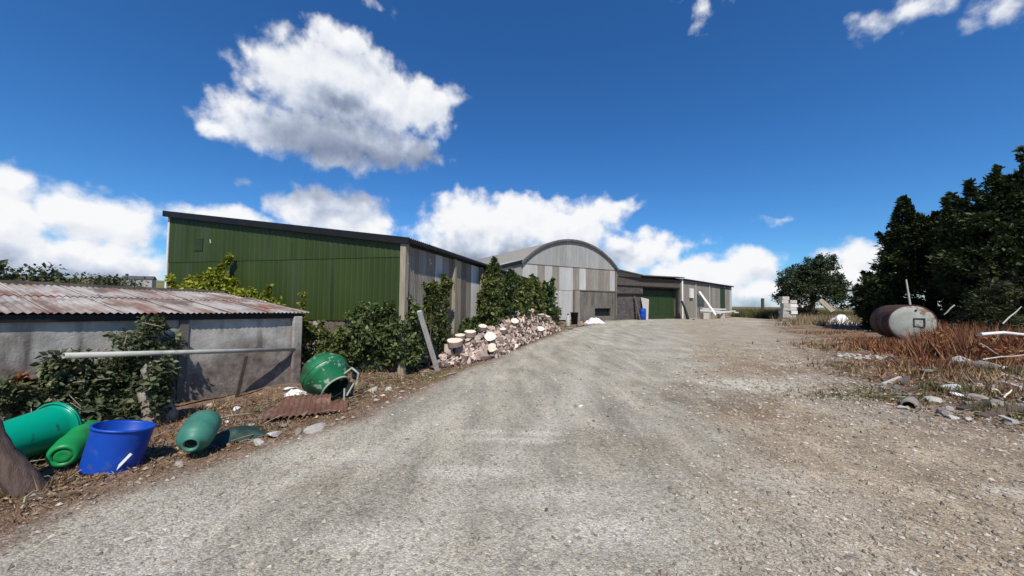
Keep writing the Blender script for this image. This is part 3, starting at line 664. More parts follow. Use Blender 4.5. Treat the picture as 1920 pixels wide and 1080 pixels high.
# ---- green-ended barn (mono-pitch), corner at px 757
A = Vector((.252, .968, 0)).normalized(); ROT_G = math.atan2(-A.x, A.y)
C = onray(757, 8.6)
gb = thing('green_barn', 'long mono-pitch barn with dark green corrugated end wall behind the shed', 'barn', (C.x, C.y, 0), ROT_G)
GW, GL = 7.62, 17.0
def gtop(x): return 3.02 + (-x)*(1.02/GW)                # top of the end wall at local x (0..-GW)
n = 8; sw = GW/n
for j in range(n):
    x0 = -GW+j*sw
    zs = 2.74
    corr_sheet('wall_sheet', 'green_sheet', gb, (x0, 0, 0), (1,0,0), (0,0,1), sw+.01, 1.15, zs, .15, .0045, box=True)
    corr_sheet('wall_sheet', 'green_sheet', gb, (x0, -.012, 0), (1,0,0), (0,0,1), sw+.01, zs-.06, lambda u, x0=x0: gtop(x0+u), .15, .0045, box=True)
# lower end wall: weathered upright boards
x = -GW
while x < -.05:
    w = random.uniform(.14, .2); w = min(w, -x)
    MB().box((x+.004, .02, -.1), (x+w-.004, .045+random.uniform(0,.012), 1.17)).build('board', random.choice(['grey_wood','board_brown','board_brown']), gb); x += w
MB().box((-GW-.02, .06, 1.0), (0, .12, 1.1)).box((-GW, .06, 2.6), (0, .12, 2.72)).build('rail', 'board_brown', gb)
# roof and fascia
mb = MB(); th = .06
def slab(y0, y1, x0, x1, lift, t):
    return [(x0,y0,gtop(x0)+lift),(x1,y0,gtop(x1)+lift),(x1,y1,gtop(x1)+lift),(x0,y1,gtop(x0)+lift),
            (x0,y0,gtop(x0)+lift+t),(x1,y0,gtop(x1)+lift+t),(x1,y1,gtop(x1)+lift+t),(x0,y1,gtop(x0)+lift+t)]
BF = [(0,3,2,1),(4,5,6,7),(0,1,5,4),(1,2,6,5),(2,3,7,6),(3,0,4,7)]
MB().add(slab(-.13, -.06, -GW-.08, .16, -.05, .165), BF).build('fascia', 'dark_fascia', gb)
for j in range(17):
    y0 = j*1.0
    O = Vector((.13, y0-.05 if j == 0 else y0, gtop(.13)+.11)); Vd = Vector((-1, 0, 1.02/GW)).normalized()
    corr_sheet('roof_sheet', 'galv_grey', gb, O, (0,1,0), Vd, 1.0, 0, (GW+.2)*1.009, .1, .014)
MB().tube([(.15,-.03,gtop(.15)+.03),(.15,GL,gtop(.15)+.03)], .045, 8).build('gutter', 'dark_fascia', gb)
MB().box((.0,-.03,gtop(0)-.07),(.05,GL,gtop(0)+.05)).build('eaves_board', 'dark_fascia', gb)
# side wall (x = 0) of mixed old sheets and boards
y = .18; k = 0
seq = ['galv_dull','galv_grey','galv_dull','galv_bright','galv_grey','board_brown','timber_post','board_brown','galv_dull','galv_bright','galv_dull','board_brown','galv_grey','galv_dull','galv_grey','galv_bright']
while y < GL-.1:
    w = .46 if k < 9 else .8; w = min(w, GL-y)
    ml = seq[k % len(seq)]
    if ml in ('board_brown', 'timber_post'):
        MB().box((-.03+random.uniform(0,.015), y+.004, 0), (.012+random.uniform(0,.01), y+w-.004, 2.96)).build('board', ml, gb)
    else:
        corr_sheet('wall_sheet', ml, gb, (0, y, 0), (0,1,0), (0,0,1), w+.015, random.uniform(0,.1), 2.96, .076, .009)
    y += w; k += 1
MB().box((-.07, -.09, -.1), (.07, .07, gtop(0)+.02)).build('corner_post', 'timber_post', gb, .006)
for yy in (2.7, 5.2, 8, 11, 14, 16.9):
    MB().box((.012, yy, -.1), (.11, yy+.11, 2.95)).build('support_post', 'timber_post', gb)
MB().box((-GW, GL-.05, 0), (0, GL, 3)).build('back_wall', 'board_brown', gb)
MB().add([(-GW,.02,0),(-GW+.02,.02,0),(-GW+.02,GL,0),(-GW,GL,0),(-GW,.02,gtop(-GW)),(-GW+.02,.02,gtop(-GW)),(-GW+.02,GL,gtop(-GW)),(-GW,GL,gtop(-GW))], BF).build('rear_wall', 'galv_dull', gb)
MB().box((-GW-.015,-.03,1.1),(-GW+.05,.02,gtop(-GW)-.03)).build('corner_trim', 'white_paint', gb)
# hatch in the end wall
def gloc(px, py):                                        # local coordinates on the end wall plane
    d = ray(px, py); Bv = Vector((-A.y, A.x, 0)); nn = A
    o_ = Vector((C.x, C.y, 0)) - Vector((0,0,EYE)); t = o_.dot(nn)/d.dot(nn); p = Vector((0,0,EYE))+d*t-Vector((C.x,C.y,0))
    return Vector((-p.dot(Bv), 0, p.z))
h = gloc(374, 459)
t_ = MB().box((h.x-.15, -.032, h.z-.15), (h.x+.15, -.02, h.z+.15)).build('hatch', 'green_door', gb, .002)
MB().box((h.x-.165,-.036,h.z+.151),(h.x+.165,-.02,h.z+.168)).box((h.x-.165,-.036,h.z-.168),(h.x+.165,-.02,h.z-.151)).build('hatch_frame', 'green_sheet', gb)
h = gloc(398, 453)
MB().tube([(h.x,-.04,h.z-.05),(h.x,-.06,h.z+.05)], .014, 8).build('vent_pipe', 'white_paint', gb)

# ---- low shed, left
ca = onray(562, 7.6); SD = Vector((.475, .88, 0)).normalized()      # local +x runs along the front wall away from the camera
ROT_S = math.atan2(SD.y, SD.x)
SL = 7.2; so = ca - SD*SL                                             # origin: near end of the front wall
sh = thing('low_shed', 'low rendered shed with rusty corrugated roof at the left edge', 'shed', (so.x, so.y, 0), ROT_S)
EZ0, EZ1 = 1.46, 1.36                                                # eave heights (near, far end)
def ez(x): return EZ0+(EZ1-EZ0)*x/SL
# front wall subdivided and slightly uneven
nx_, nz_ = 90, 18; vs = []
for k in range(nz_+1):
    for j in range(nx_+1):
        x_ = SL*j/nx_; z_ = -.2+(ez(x_)-.02+.2)*k/nz_
        vs.append((x_, -.03*float(fbm(x_*.9, z_*1.2, 31)) -.02*float(fbm(x_*5, z_*5, 36)), z_))
fs = [(k*(nx_+1)+j, k*(nx_+1)+j+1, (k+1)*(nx_+1)+j+1, (k+1)*(nx_+1)+j) for k in range(nz_) for j in range(nx_)]
mb = MB().add(vs, fs, 0, True)
mb.box((0,.02,-.2),(SL,.2,1.33)); mb.build('front_wall', 'render', sh)
SWd = 3.0
MB().box((SL-.18, .2, -.2), (SL, SWd, 1.45)).build('end_wall', 'render', sh)
MB().box((0, SWd-.15, -.2), (SL-.18, SWd, 1.66)).build('rear_wall', 'render', sh)
MB().box((0, .2, -.2), (.18, SWd-.15, 1.5)).build('end_wall', 'render', sh)
MB().box((SL-.17,-.11,-.2),(SL+.01,-.03,ez(SL)-.05)).build('corner_pier', 'render', sh, .02)
MB().box((SL-1.95,-.055,-.2),(SL-1.84,-.03,1.33)).build('crack_seam', 'conc_dark', sh)
MB().beam((0,-.07,ez(0)-.05),(SL+.03,-.07,ez(SL)-.05),.03,.09).build('fascia', 'dark_fascia', sh)
rz = lambda x: 1.93+(1.76-1.93)*x/SL
x_ = -.05; wsh = .66; k = 0
while x_ < SL+.05:
    w = min(wsh, SL+.12-x_)
    for (q0, q1, lft) in ((0, .54, .0), (.50, 1.0, .012)):
        e0 = ez(x_); r1 = rz(x_)
        O = Vector((x_, -.13, e0+.0)); Vd = Vector((0, SWd+.25, r1-e0)); ln = Vd.length; Vd = Vd/ln
        U = Vector((1, 0, (EZ1-EZ0)/SL)).normalized()
        corr_sheet('roof_sheet', 'roof_rust', sh, O+Vector((0,0,lft+random.uniform(0,.006)+.015)), U, Vd, w+.03, ln*q0+random.uniform(-.02,.02), ln*q1, .08, .013)
    x_ += wsh; k += 1
MB().beam((0,SWd+.1,rz(0)+.05),(SL+.02,SWd+.1,rz(SL)+.05),.16,.06).build('ridge_cap', 'moss_slate', sh)

# ---- arched barn
D1 = Vector((.865, .502, 0)).normalized(); ROT_B = math.atan2(D1.y, D1.x)
BO = onray(979, 33.5)
ab = thing('arched_barn', 'big dutch barn with curved grey tin roof and patchwork sheet front', 'barn', (BO.x, BO.y, 0), ROT_B)
BW, BS, BR = 11.75, 5.45, 2.45                                       # width, spring height, rise
R_ = (BW*BW/4+BR*BR)/(2*BR); zc = BS+BR-R_
def arc(x): return zc+math.sqrt(max(0, R_*R_-(x-BW/2)**2))
tones = ['galv_bright','galv_bright','galv_dull','galv_bright','galv_dull','galv_bright','galv_bright','galv_dull','galv_bright','galv_dull','galv_grey','galv_dull','galv_dull','galv_bright']
n = 14; w = BW/n
for j in range(n):
    corr_sheet('gable_sheet', 'galv_gable', ab, (j*w, -.06, 0), (1,0,0), (0,0,1), w, BS-.12, lambda u, j=j: arc(j*w+u), .15, .012, 1)
    z0 = 3.0+random.uniform(-.04,.04) if j > 6 else .2
    corr_sheet('wall_sheet', tones[j], ab, (j*w, 0, 0), (1,0,0), (0,0,1), w, z0 if j > 6 else 3.0, BS, .15, .012, 1)
    if j <= 6: corr_sheet('wall_sheet', 'galv_bright' if j in (4,5,6) else 'galv_grey', ab, (j*w, .03, 0), (1,0,0), (0,0,1), w, .1, 3.1, .15, .012, 1)
MB().box((w*7, .05, 0), (w*14-2.9, .3, 3.05)).box((w*14-2.9,.05,0),(w*14-.7,.3,.45)).box((w*14-2.9,.05,1.25),(w*14-.7,.3,3.05)).box((w*14-.7,.05,0),(w*14,.3,3.05)).build('lower_wall', 'conc_dark', ab)
MB().box((w*7,-.02,3.0),(w*14,.05,3.1)).build('lintel_rail', 'board_brown', ab)
MB().box((w*7,-.06,0),(w*7+.22,.05,3.0)).build('door_edge', 'board_brown', ab)
MB().box((w*7+.3,-.03,.0),(w*7+.9,.048,3.0)).build('brown_panel', 'galv_dull', ab)
MB().box((w*14-2.95,.3,.3),(w*14-.6,1.2,1.4)).build('opening_shade', 'dark_fascia', ab)  # near-black box paints the darkness inside the opening
MB().box((BW-.1,-.1,0),(BW+.12,.05,BS+.05)).build('corner_post', 'conc_dark', ab)
# curved roof: shell with rim
nr = 40; dep = 26; vs = []; fs = []
for (yy) in (-.25, dep):
    for rr in (R_, R_+.10):
        for i in range(nr+1):
            a = math.asin((BW/2+.15)/R_)*(2*i/nr-1); vs.append((BW/2+rr*math.sin(a), yy, zc+rr*math.cos(a)))
m_ = nr+1
for i in range(nr):
    fs += [(m_+i, m_+i+1, 3*m_+i+1, 3*m_+i), (i, 2*m_+i, 2*m_+i+1, i+1), (i, i+1, m_+i+1, m_+i), (2*m_+i, 3*m_+i, 3*m_+i+1, 2*m_+i+1)]
fs += [(0, m_, 3*m_, 2*m_), (nr, 2*m_+nr, 3*m_+nr, m_+nr)]
MB().add(vs, fs, 0, True).build('curved_roof', 'galv_grey', ab)
vs = []; fs = []
for yy in (-.30, -.24):
    for rr in (R_-.04, R_+.15):
        for i in range(nr+1):
            a = math.asin((BW/2+.17)/R_)*(2*i/nr-1); vs.append((BW/2+rr*math.sin(a), yy, zc+rr*math.cos(a)))
for i in range(nr):
    fs += [(i, i+1, m_+i+1, m_+i), (m_+i, m_+i+1, 3*m_+i+1, 3*m_+i), (2*m_+i, 3*m_+i, 3*m_+i+1, 2*m_+i+1), (i, 2*m_+i, 2*m_+i+1, i+1)]
MB().add(vs, fs, 0, False).build('verge_trim', 'moss_slate', ab)
MB().box((.0,.1,0),(.1,dep,BS)).box((BW-.1,.3,0),(BW,dep,BS)).box((0,dep-.1,0),(BW,dep,BS)).build('side_wall', 'galv_dull', ab)
# left lean-to of the arched barn
mb = MB()
def lz(x): return BS+.15+x*.27
mb.add([(-5,-.1,lz(-5)),(-.02,-.1,lz(0)),(-.02,dep,lz(0)),(-5,dep,lz(-5)),(-5,-.1,lz(-5)+.1),(-.02,-.1,lz(0)+.1),(-.02,dep,lz(0)+.1),(-5,dep,lz(-5)+.1)], BF)
mb.build('side_roof', 'galv_bright', ab)
MB().add([(-5,-.16,lz(-5)-.32),(-.12,-.16,lz(0)-.32),(-.12,-.11,lz(0)-.32),(-5,-.11,lz(-5)-.32),(-5,-.16,lz(-5)+.02),(-.12,-.16,lz(0)+.02),(-.12,-.11,lz(0)+.02),(-5,-.11,lz(-5)+.02)], BF).build('side_fascia', 'dark_fascia', ab)
for j in range(5): corr_sheet('wall_sheet', ['galv_grey','galv_dull','galv_grey','galv_bright','galv_grey'][j], ab, (-5+j, .02, 0), (1,0,0), (0,0,1), 1.0, 0, lambda u, j=j: lz(-5+j+u)-.02, .15, .012)

# ---- block outbuilding with green doors beside the arched barn
X0, X1 = BW+.15, 22.9
ob = thing('open_fronted_outbuilding', 'dark block outbuilding with green double doors beside the arched barn', 'outbuilding', BO+D1*X0, ROT_B)
OW = X1-X0
def wz(x): return 5.32-.42*min(x/3.8, 1)+(.10*max(0, (x-3.8)/7.4))
vs = [(0,-.5,wz(0)),(3.8,-.5,wz(3.8)),(OW,-.5,wz(OW)),(OW,9,wz(OW)),(3.8,9,wz(3.8)),(0,9,wz(0))]
vt = [(a,b,c+.09) for a,b,c in vs]
MB().add(vs+vt, [(0,5,4,1),(1,4,3,2),(6,7,10,11),(7,8,9,10),(0,1,7,6),(1,2,8,7),(2,3,9,8),(3,4,10,9),(4,5,11,10),(5,0,6,11)]).build('roof', 'moss_slate', ob)
MB().add([(0.05,-.03,4.72),(3.8,-.03,4.72),(3.8,-.03,wz(3.8)),(0.05,-.03,wz(0)),(.05,0,4.72),(3.8,0,4.72),(3.8,0,wz(3.8)),(.05,0,wz(0))],
         [(0,1,2,3),(7,6,5,4),(0,4,5,1),(3,2,6,7)]).build('tin_gusset', 'galv_grey', ob)
RD = .75                                                             # the front stands back under the roof
for (za, zb, yy) in ((3.75, 4.2, .0), (4.2, 4.7, .02)):
    MB().box((.05, yy-.03, za+.005), (OW-.1, yy+.02, zb-.005)).build('head_board', 'dark_board', ob)
MB().beam((.05,-.06,2.78),(4.2,-.06,2.85),.10,.16).build('beam', 'dark_fascia', ob)
MB().beam((.05,.03,3.72),(OW-.1,.03,3.72),.12,.14).build('beam', 'dark_fascia', ob)
# block wall built of blocks
bm_ = rock_mesh  # (keeps helper names local)
blk = MB().box((0,0,0),(.43,.10,.205)).mesh('block'); blk.materials.append(MT['block'])
for r in range(17):
    for c in range(9):
        x_ = .05+c*.44+(.22 if r % 2 else 0)
        if x_+.43 > 4.15: continue
        o = bpy.data.objects.new('block', blk); link(o, ob); o.location = (x_, .04+random.uniform(0,.008), r*.215)
MB().box((0,.10,0),(4.2,.3,3.66)).box((4.2,RD+.1,0),(OW,RD+.3,4.9)).box((4.15,.3,0),(4.3,RD+.1,4.85)).build('back_wall', 'conc_dark', ob)
MB().box((0,8.8,0),(OW,9,4.85)).box((OW-.2,RD,0),(OW,8.8,4.85)).build('rear_wall', 'block', ob)
for j in range(2):
    w = 2.88
    d_ = MB(); xx = 4.75+j*(w+.04)
    for q in range(12): d_.box((xx+q*w/12+.006, RD-.02, .05), (xx+(q+1)*w/12-.006, RD+.04, 3.35))
    dd = d_.build('door', 'green_door', ob)
    MB().box((xx,RD-.05,.6),(xx+w,RD-.02,.75)).box((xx,RD-.05,2.6),(xx+w,RD-.02,2.75)).build('door_rail', 'green_door', dd)
MB().box((4.3,RD-.02,3.35),(OW-.4,RD+.1,3.6)).build('door_track', 'dark_fascia', ob)
MB().tube([(OW-.05,-.14,.05),(OW-.05,-.14,4.75),(OW-.05,-.02,4.9)], .11, 10).build('downpipe', 'white_paint', ob)
MB().box((OW-.35,-.05,0),(OW-.12,.2,4.85)).build('corner_post', 'conc_dark', ob)

# ---- tin outbuilding further right
Q0 = onray(1279, 45.2); Q1 = onray(1372, 56.8)
D3 = (Q1-Q0).normalized(); QL = (Q1-Q0).length; ROT_Q = math.atan2(D3.y, D3.x)
tb = thing('tin_outbuilding', 'long tin and board outbuilding with narrow green door at the far right end', 'outbuilding', Q0, ROT_Q)
def qz(x): return 4.78-.06*x/QL*4
n = 18; w = QL/n
cols_ = ['galv_grey','galv_dull','galv_dull','galv_grey','galv_dull','galv_grey','galv_dull','galv_grey','galv_grey','galv_dull','galv_grey','galv_dull','galv_grey',None,None,'galv_dull','galv_grey','galv_bright']
for j in range(n):
    if cols_[j] is None: continue
    corr_sheet('wall_sheet', cols_[j], tb, (j*w,0,0), (1,0,0), (0,0,1), w-.01, 0, lambda u, j=j: qz(j*w+u), .16, .014)
dr = MB()
for q in range(8): dr.box((13*w+q*w/4+.005,.0,.1),(13*w+(q+1)*w/4-.005,.06,4.3))
dr.build('door', 'green_door', tb); MB().box((13*w,0,4.3),(15*w,.05,qz(14*w))).build('door_head', 'galv_dull', tb)
MB().add([(-.1,-.3,qz(0)),(QL+.1,-.3,qz(QL)),(QL+.1,6,qz(QL)+.3),(-.1,6,qz(0)+.3),(-.1,-.3,qz(0)+.16),(QL+.1,-.3,qz(QL)+.16),(QL+.1,6,qz(QL)+.46),(-.1,6,qz(0)+.46)], BF).build('roof', 'dark_fascia', tb)
MB().box((0,5.8,0),(QL,6,4.4)).box((0,.05,0),(.2,5.8,4.4)).box((QL-.2,.05,0),(QL,5.8,4.4)).build('rear_wall', 'galv_dull', tb)
MB().box((2.0,-.25,2.6),(2.9,-.02,3.8)).build('meter_box', 'white_paint', tb, .02)
MB().box((4.6,-.06,1.6),(6.6,-.015,3.0)).build('window_opening', 'glass_dark', tb)
for xx in (3.9, 8.5): MB().box((xx,-.09,0),(xx+.18,-.01,4.7)).build('support_post', 'grey_wood', tb)

# ---- far farmhouse
fh = thing('farmhouse', 'tiny distant farmhouse with dark roof on the horizon left of the green barn', 'house', (-335, 330, 17.0), .3)
MB().box((-11,-3,-6),(11,3,3.2)).build('wall', 'far_wall', fh)
MB().add([(-11.5,-3.5,3.2),(11.5,-3.5,3.2),(11.5,3.5,3.2),(-11.5,3.5,3.2),(-11.5,0,6.2),(11.5,0,6.2)],[(0,1,5,4),(2,3,4,5),(0,4,3),(1,2,5),(0,3,2,1)]).build('roof','far_roof',fh)
MB().box((-9.5,-.7,5),(-8,.7,8)).build('chimney','far_roof',fh)

# ================================================================= TREES AND PLANTS
def tree(name, label, loc, blobs, trunk_h, tr, ncl, per, cr, size, mat, cat='tree', conifer=False, group=None, limbs=7, surf=.45):
    t = thing(name, label, cat, loc, 0, group)
    cl = clumps_in(blobs, ncl, cr, surf)
    if conifer and cr > .3:
        cl = shoots(cl, cr*.75, 60); cl[:ncl, 3] *= .85
    foliage('crown', cl, per, size, mat, t, conifer=conifer, elong=2.2 if conifer else 1.5)
    mb = MB(); top = Vector((0, 0, trunk_h)); mb.tube([(0,0,-.2),(.1,0,trunk_h*.5),top], [tr, tr*.8, tr*.5], 9)
    for _ in range(limbs):
        q = cl[rng.integers(len(cl))][:3]; mb.tube([Vector((.05,0,trunk_h*random.uniform(.4,.95))), (Vector(q)+top)/2, Vector(q)], [tr*.4, tr*.25, tr*.08], 6)
    mb.build('trunk', 'bark', t); return t
tp = onray(1522, 46); k = 46/690.
tree('broadleaf_tree', 'round dark broadleaf tree standing alone on the crest beyond the yard', (tp.x, tp.y, 0),
     [(0,0,4.2,3.9,3,2.9),(.5,0,6.3,2.5,2.4,2.2),(-2.4,0,4.0,2.0,2,2.3),(2.6,0,3.8,2.0,2,2.1),(3.4,0,3.0,1.3,1.5,1.6),(-3.2,0,2.6,1.5,1.5,1.4),(1.6,0,7.0,1.2,1.2,1.3),(-1,0,5.9,2.3,2,1.7),(-3.0,0,4.6,1.5,1.4,1.6),(3.3,0,4.9,1.4,1.4,1.5)],
     4, .32, 400, 85, .48, .19, 'leaf_tree', surf=.25)
def conifer(label, px, Z, blobs, ncl, per=70, h=5, cr=.5, nm='conifer'):
    p = onray(px, Z); z = H(p.x, p.y)
    return tree(nm, label, (p.x, p.y, z), blobs, h, .3, ncl, int(per*1.5), cr, .145, 'leaf_conifer', 'conifer', True, 'conifers along the right boundary', surf=.35)
conifer('dark conifer with ragged flat top behind the rusty tank', 1745, 24,
        [(0,0,3.0,3.4,2.6,3.4),(-1.2,0,5.6,1.7,1.5,1.9),(-1.5,0,7.3,.55,.6,.8),(.9,0,6.0,1.8,1.6,1.9),(.2,0,6.6,.9,.9,1.1),(2.2,0,5.6,1.6,1.5,1.9),(-2.2,0,3.6,1.6,1.5,2.0),(-3.0,0,1.9,1.5,1.5,1.9),(3.2,0,3.5,2,1.8,3.4)], 620)
conifer('tall dark conifer cut by the right edge of the photograph', 1895, 19.5,
        [(0,0,3.2,3.2,2.6,3.6),(-1.0,0,6.0,1.8,1.6,2.0),(.6,0,7.4,1.4,1.3,1.9),(2.2,0,6.5,2.5,2,3.2),(-2.0,0,4.4,1.8,1.6,2.4),(2.8,0,3.4,2.2,2,3.4)], 560, 80, 6)
conifer('shadowed conifer filling the gap between the two larger conifers', 1835, 25,
        [(0,0,3,2.6,2.2,3.6),(.3,0,6.2,1.9,1.7,1.8),(2.2,0,5,2.2,2,3)], 330, 60, 6)
conifer('small dark conifer shoot at the left foot of the conifer row', 1636, 27, [(0,0,1.7,1.0,.9,1.7),(-.2,0,3.0,.45,.45,.8),(1.0,0,1.5,1.1,1,1.6)], 130, 60, 2, .35)
p = G0(1908, 655)
tree('pine_sapling', 'lighter green young conifer with bare side branches at the right edge', (p.x+.4, p.y+1.2, p.z),
     [(0,0,.9,1.0,.8,.9),(.1,0,1.7,.8,.6,.6),(.4,0,2.2,.7,.5,.5)], 1.9, .05, 110, 60, .22, .085, 'leaf_hedge', 'conifer', True, limbs=9)
# hedge behind the shed
hd = thing('hedge', 'scrubby overgrown hedge behind the low shed roof at far left', 'hedge', (-17, 12, 0))
cl = []
for q in np.linspace(-.55, 1, 190):
    bx, by = -.0-9.3*q, 0+13*q
    for _ in range(3): cl.append((bx+rng.normal()*.5, by+rng.normal()*.4, rng.uniform(.4, 1.95)+.9*vn(q*9, 3), rng.uniform(.3,.55)))
foliage('foliage', cl, 34, .15, 'leaf_hedge', hd)
sprigs((0,0,0), [c[:3] for c in cl[100:110]], hd)
# yellow-green shrub behind the shed
p = onray(392, 9.5)
bush('golden_shrub', 'bright yellow-green shrub between shed roof and green end wall', 'shrub', (p.x, p.y, 0),
     [(0,0,1.45,.8,.35,.75),(-.6,.05,1.5,.5,.3,.6),(.55,-.05,1.35,.6,.3,.6),(.1,0,2.0,.5,.25,.38),(.95,-.1,1.4,.4,.25,.45)], 240, 55, .15, .08, 'leaf_yellow', tint_bias=.12)
p = onray(478, 9.0)
bush('golden_shrub', 'lower yellow-green shrub trailing over the right end of the shed roof', 'shrub', (p.x, p.y, 0),
     [(-.2,0,1.25,.45,.25,.62),(.35,0,1.15,.5,.22,.55)], 120, 45, .13, .07, 'leaf_yellow')
# weeds in the gap
p = onray(568, 8.1)
t = thing('tall_weed', 'single tall pale green weed at the shed corner', 'weed', (p.x, p.y, 0))
foliage('foliage', [(random.uniform(-.03,.03),0,z_,.07) for z_ in np.linspace(.5,1.78,16)], 26, .06, 'leaf_yellow', t, tint_bias=-.15)
MB().tube([(0,0,0),(.02,0,.9),(0,0,1.8)], [.012,.009,.004], 6).build('stem', 'bark', t)
p = onray(600, 8.25)
bush('nettle_patch', 'yellowish green weeds against the boards right of the shed', 'weeds', (p.x, p.y, 0),
     [(-.2,0,.55,.22,.25,.6),(.25,0,.5,.3,.25,.65)], 70, 40, .11, .07, 'leaf_mid', tint_bias=.1)
# the big bush in front of the barn corner
p = G0(712, 700)
bb = bush('elder_bush', 'large dense dark green bush in front of the barn corner', 'bush', (p.x, p.y+.3, p.z),
     [(0,0,.65,.95,.55,.75),(-.35,0,1.05,.6,.45,.5),(.35,0,1.1,.55,.45,.55),(.55,-.05,.6,.35,.45,.6),(-.85,0,.55,.45,.4,.55),(.0,0,1.45,.25,.25,.3),(.42,0,1.5,.22,.22,.33),(-.55,0,1.35,.15,.15,.25)],
     400, 52, .15, .08, 'leaf_dark', surf=.3, tint_bias=.1)
p = G0(800, 690)
bush('bramble', 'low dark bramble round the foot of the leaning white post', 'bush', (p.x-.28, p.y+.62, p.z),
     [(-.05,0,.45,.32,.25,.55),(.2,.75,.45,.25,.35,.5)], 100, 45, .13, .075, 'leaf_dark')
# climbers and shrubs along the barn side: local frame of the barn
def side(yy, off=.25): q = Vector((C.x, C.y, 0)) + A*yy + Vector((A.y, -A.x, 0))*off; return q
climb = [('ivy_climber','thin ivy climbing the barn side nearest the corner post','ivy',1.0,.16,[(0,0,1.2,.13,.22,.95),(.02,.2,1.5,.1,.15,.8)],90,30,.10,.07,'leaf_mid'),
         ('ivy_climber','second thin ivy spire on the barn side right of the first','ivy',1.75,.16,[(0,0,1.1,.12,.25,1.0),(0,.15,1.9,.08,.14,.55)],80,30,.10,.07,'leaf_mid'),
         ('shrub','low dark shrub at the wall foot behind the near end of the log heap','shrub',3.3,.35,[(0,0,.45,.35,.9,.5)],110,40,.15,.09,'leaf_dark'),
         ('shrub','tall leafy shrub reaching the eaves at the middle of the barn side','shrub',5.1,.45,[(0,0,1.2,.38,.75,1.2),(0,.2,2.2,.3,.5,.75)],250,48,.17,.10,'leaf_mid'),
         ('shrub','dark leafy shrub swallowing the barn wall behind the heap','shrub',6.9,.5,[(0,0,1.2,.4,.75,1.15),(.1,.1,2.1,.3,.5,.6)],190,46,.2,.11,'leaf_dark'),
         ('shrub','rounded olive shrub behind the highest part of the heap','shrub',9.2,.6,[(0,0,1.2,.45,1.0,1.2),(.1,.3,2.1,.35,.6,.5)],190,44,.24,.13,'leaf_mid'),
         ('shrub','dense shrub near the far end of the barn side','shrub',12.0,.7,[(0,0,1.2,.5,1.2,1.25),(.1,-.3,2.2,.4,.6,.5)],180,40,.28,.15,'leaf_mid'),
         ('shrub','dark pointed shrub at the far corner of the green barn','shrub',15.4,.9,[(-.1,0,1.3,.65,1.4,1.35),(.0,.2,2.4,.4,.7,.5),(.3,.4,.8,.5,.8,.75)],170,40,.3,.16,'leaf_dark')]
for (nm, lb, ct, yy, off, bl, nc, per, cr, sz, mt) in climb:
    q = side(yy, off)
    t = thing(nm, lb, ct, (q.x, q.y, 0), ROT_G, 'shrubs and ivy on the barn side')
    cl = shoots(clumps_in(bl, int(nc*.8), cr*.9, .35), cr*.8, 14); cl[:, 2] = np.clip(cl[:, 2], .05, 3.3)
    foliage('foliage', cl, per, sz, mt, t); sprigs((0,0,0), cl[rng.choice(len(cl), 6)][:, :3], t)
# brambles against the shed
def shw(x_, off): q = so+SD*x_+Vector((SD.y,-SD.x,0))*off; return q
def wallp(px, py, off):                                  # a point 'off' metres in front of the shed's front wall
    n_ = Vector((SD.y, -SD.x, 0)); d = ray(px, py); o_ = so+n_*off-Vector((0,0,EYE)); t = o_.dot(n_)/d.dot(n_); return Vector((0,0,EYE))+d*t
t = thing('bramble', 'sprawling bramble heaped against the shed wall behind the white pipe', 'bramble', (wallp(200,700,.2).x, wallp(200,700,.2).y, 0))
org = np.array([t.location.x, t.location.y, 0]); cl = []
for (px,py,hw,hh,n_) in ((200,690,70,26,40),(150,720,60,38,36),(255,640,38,24,22),(285,612,20,16,10),(205,760,70,40,46),(150,780,60,35,36),(325,640,12,9,5),(112,678,18,8,6),(255,730,35,55,30),(60,752,60,22,34),(10,735,30,14,10)):
    for _ in range(n_):
        q = wallp(px+hw*rng.uniform(-1,1), py+hh*rng.uniform(-1,1), rng.uniform(.08,.42)); cl.append((q.x-org[0], q.y-org[1], max(q.z,.04), .085))
foliage('foliage', cl, 34, .058, 'leaf_bramble', t, spread=1.15); sprigs((0,0,0), [c[:3] for c in cl[::30]], t)
for q_ in range(26):
    i_ = rng.integers(len(cl)); a_ = Vector(cl[i_][:3]); MB().tube([a_, a_+Vector((random.uniform(-.15,.25), random.uniform(-.3,-.02), random.uniform(.0,.12))), a_+Vector((random.uniform(-.3,.45), random.uniform(-.45,-.05), random.uniform(-.15,.15)))], [.006,.005,.003], 5).build('stem', 'timber_post', t)
q = G0(50, 850)
bush('bramble', 'low bramble behind the turquoise tub at the left edge', 'bramble', (q.x-.9, q.y+.75, q.z),
     [(0,0,.2,.8,.35,.26),(.7,.1,.2,.6,.35,.25),(-.8,0,.2,.7,.4,.3)], 170, 46, .1, .065, 'leaf_bramble')
q = G0(25, 800)
bush('bracken', 'withered red-brown bracken behind the turquoise tub', 'bracken', (q.x-.1, q.y-.0, q.z+.05), [(0,0,.22,.75,.2,.22)], 90, 40, .09, .07, 'dead_red')

# ================================================================= THINGS ON THE LEFT
def M4(c, zdir, roll=0, s=1):
    z = Vector(zdir).normalized(); q = z.to_track_quat('Z', 'Y'); return Matrix.Translation(Vector(c)) @ q.to_matrix().to_4x4() @ Matrix.Rotation(roll, 4, 'Z')
def placed(name, label, cat, c, zdir, roll=0, group=None):
    t = thing(name, label, cat, c, 0, group); t.matrix_world = M4(c, zdir, roll); return t
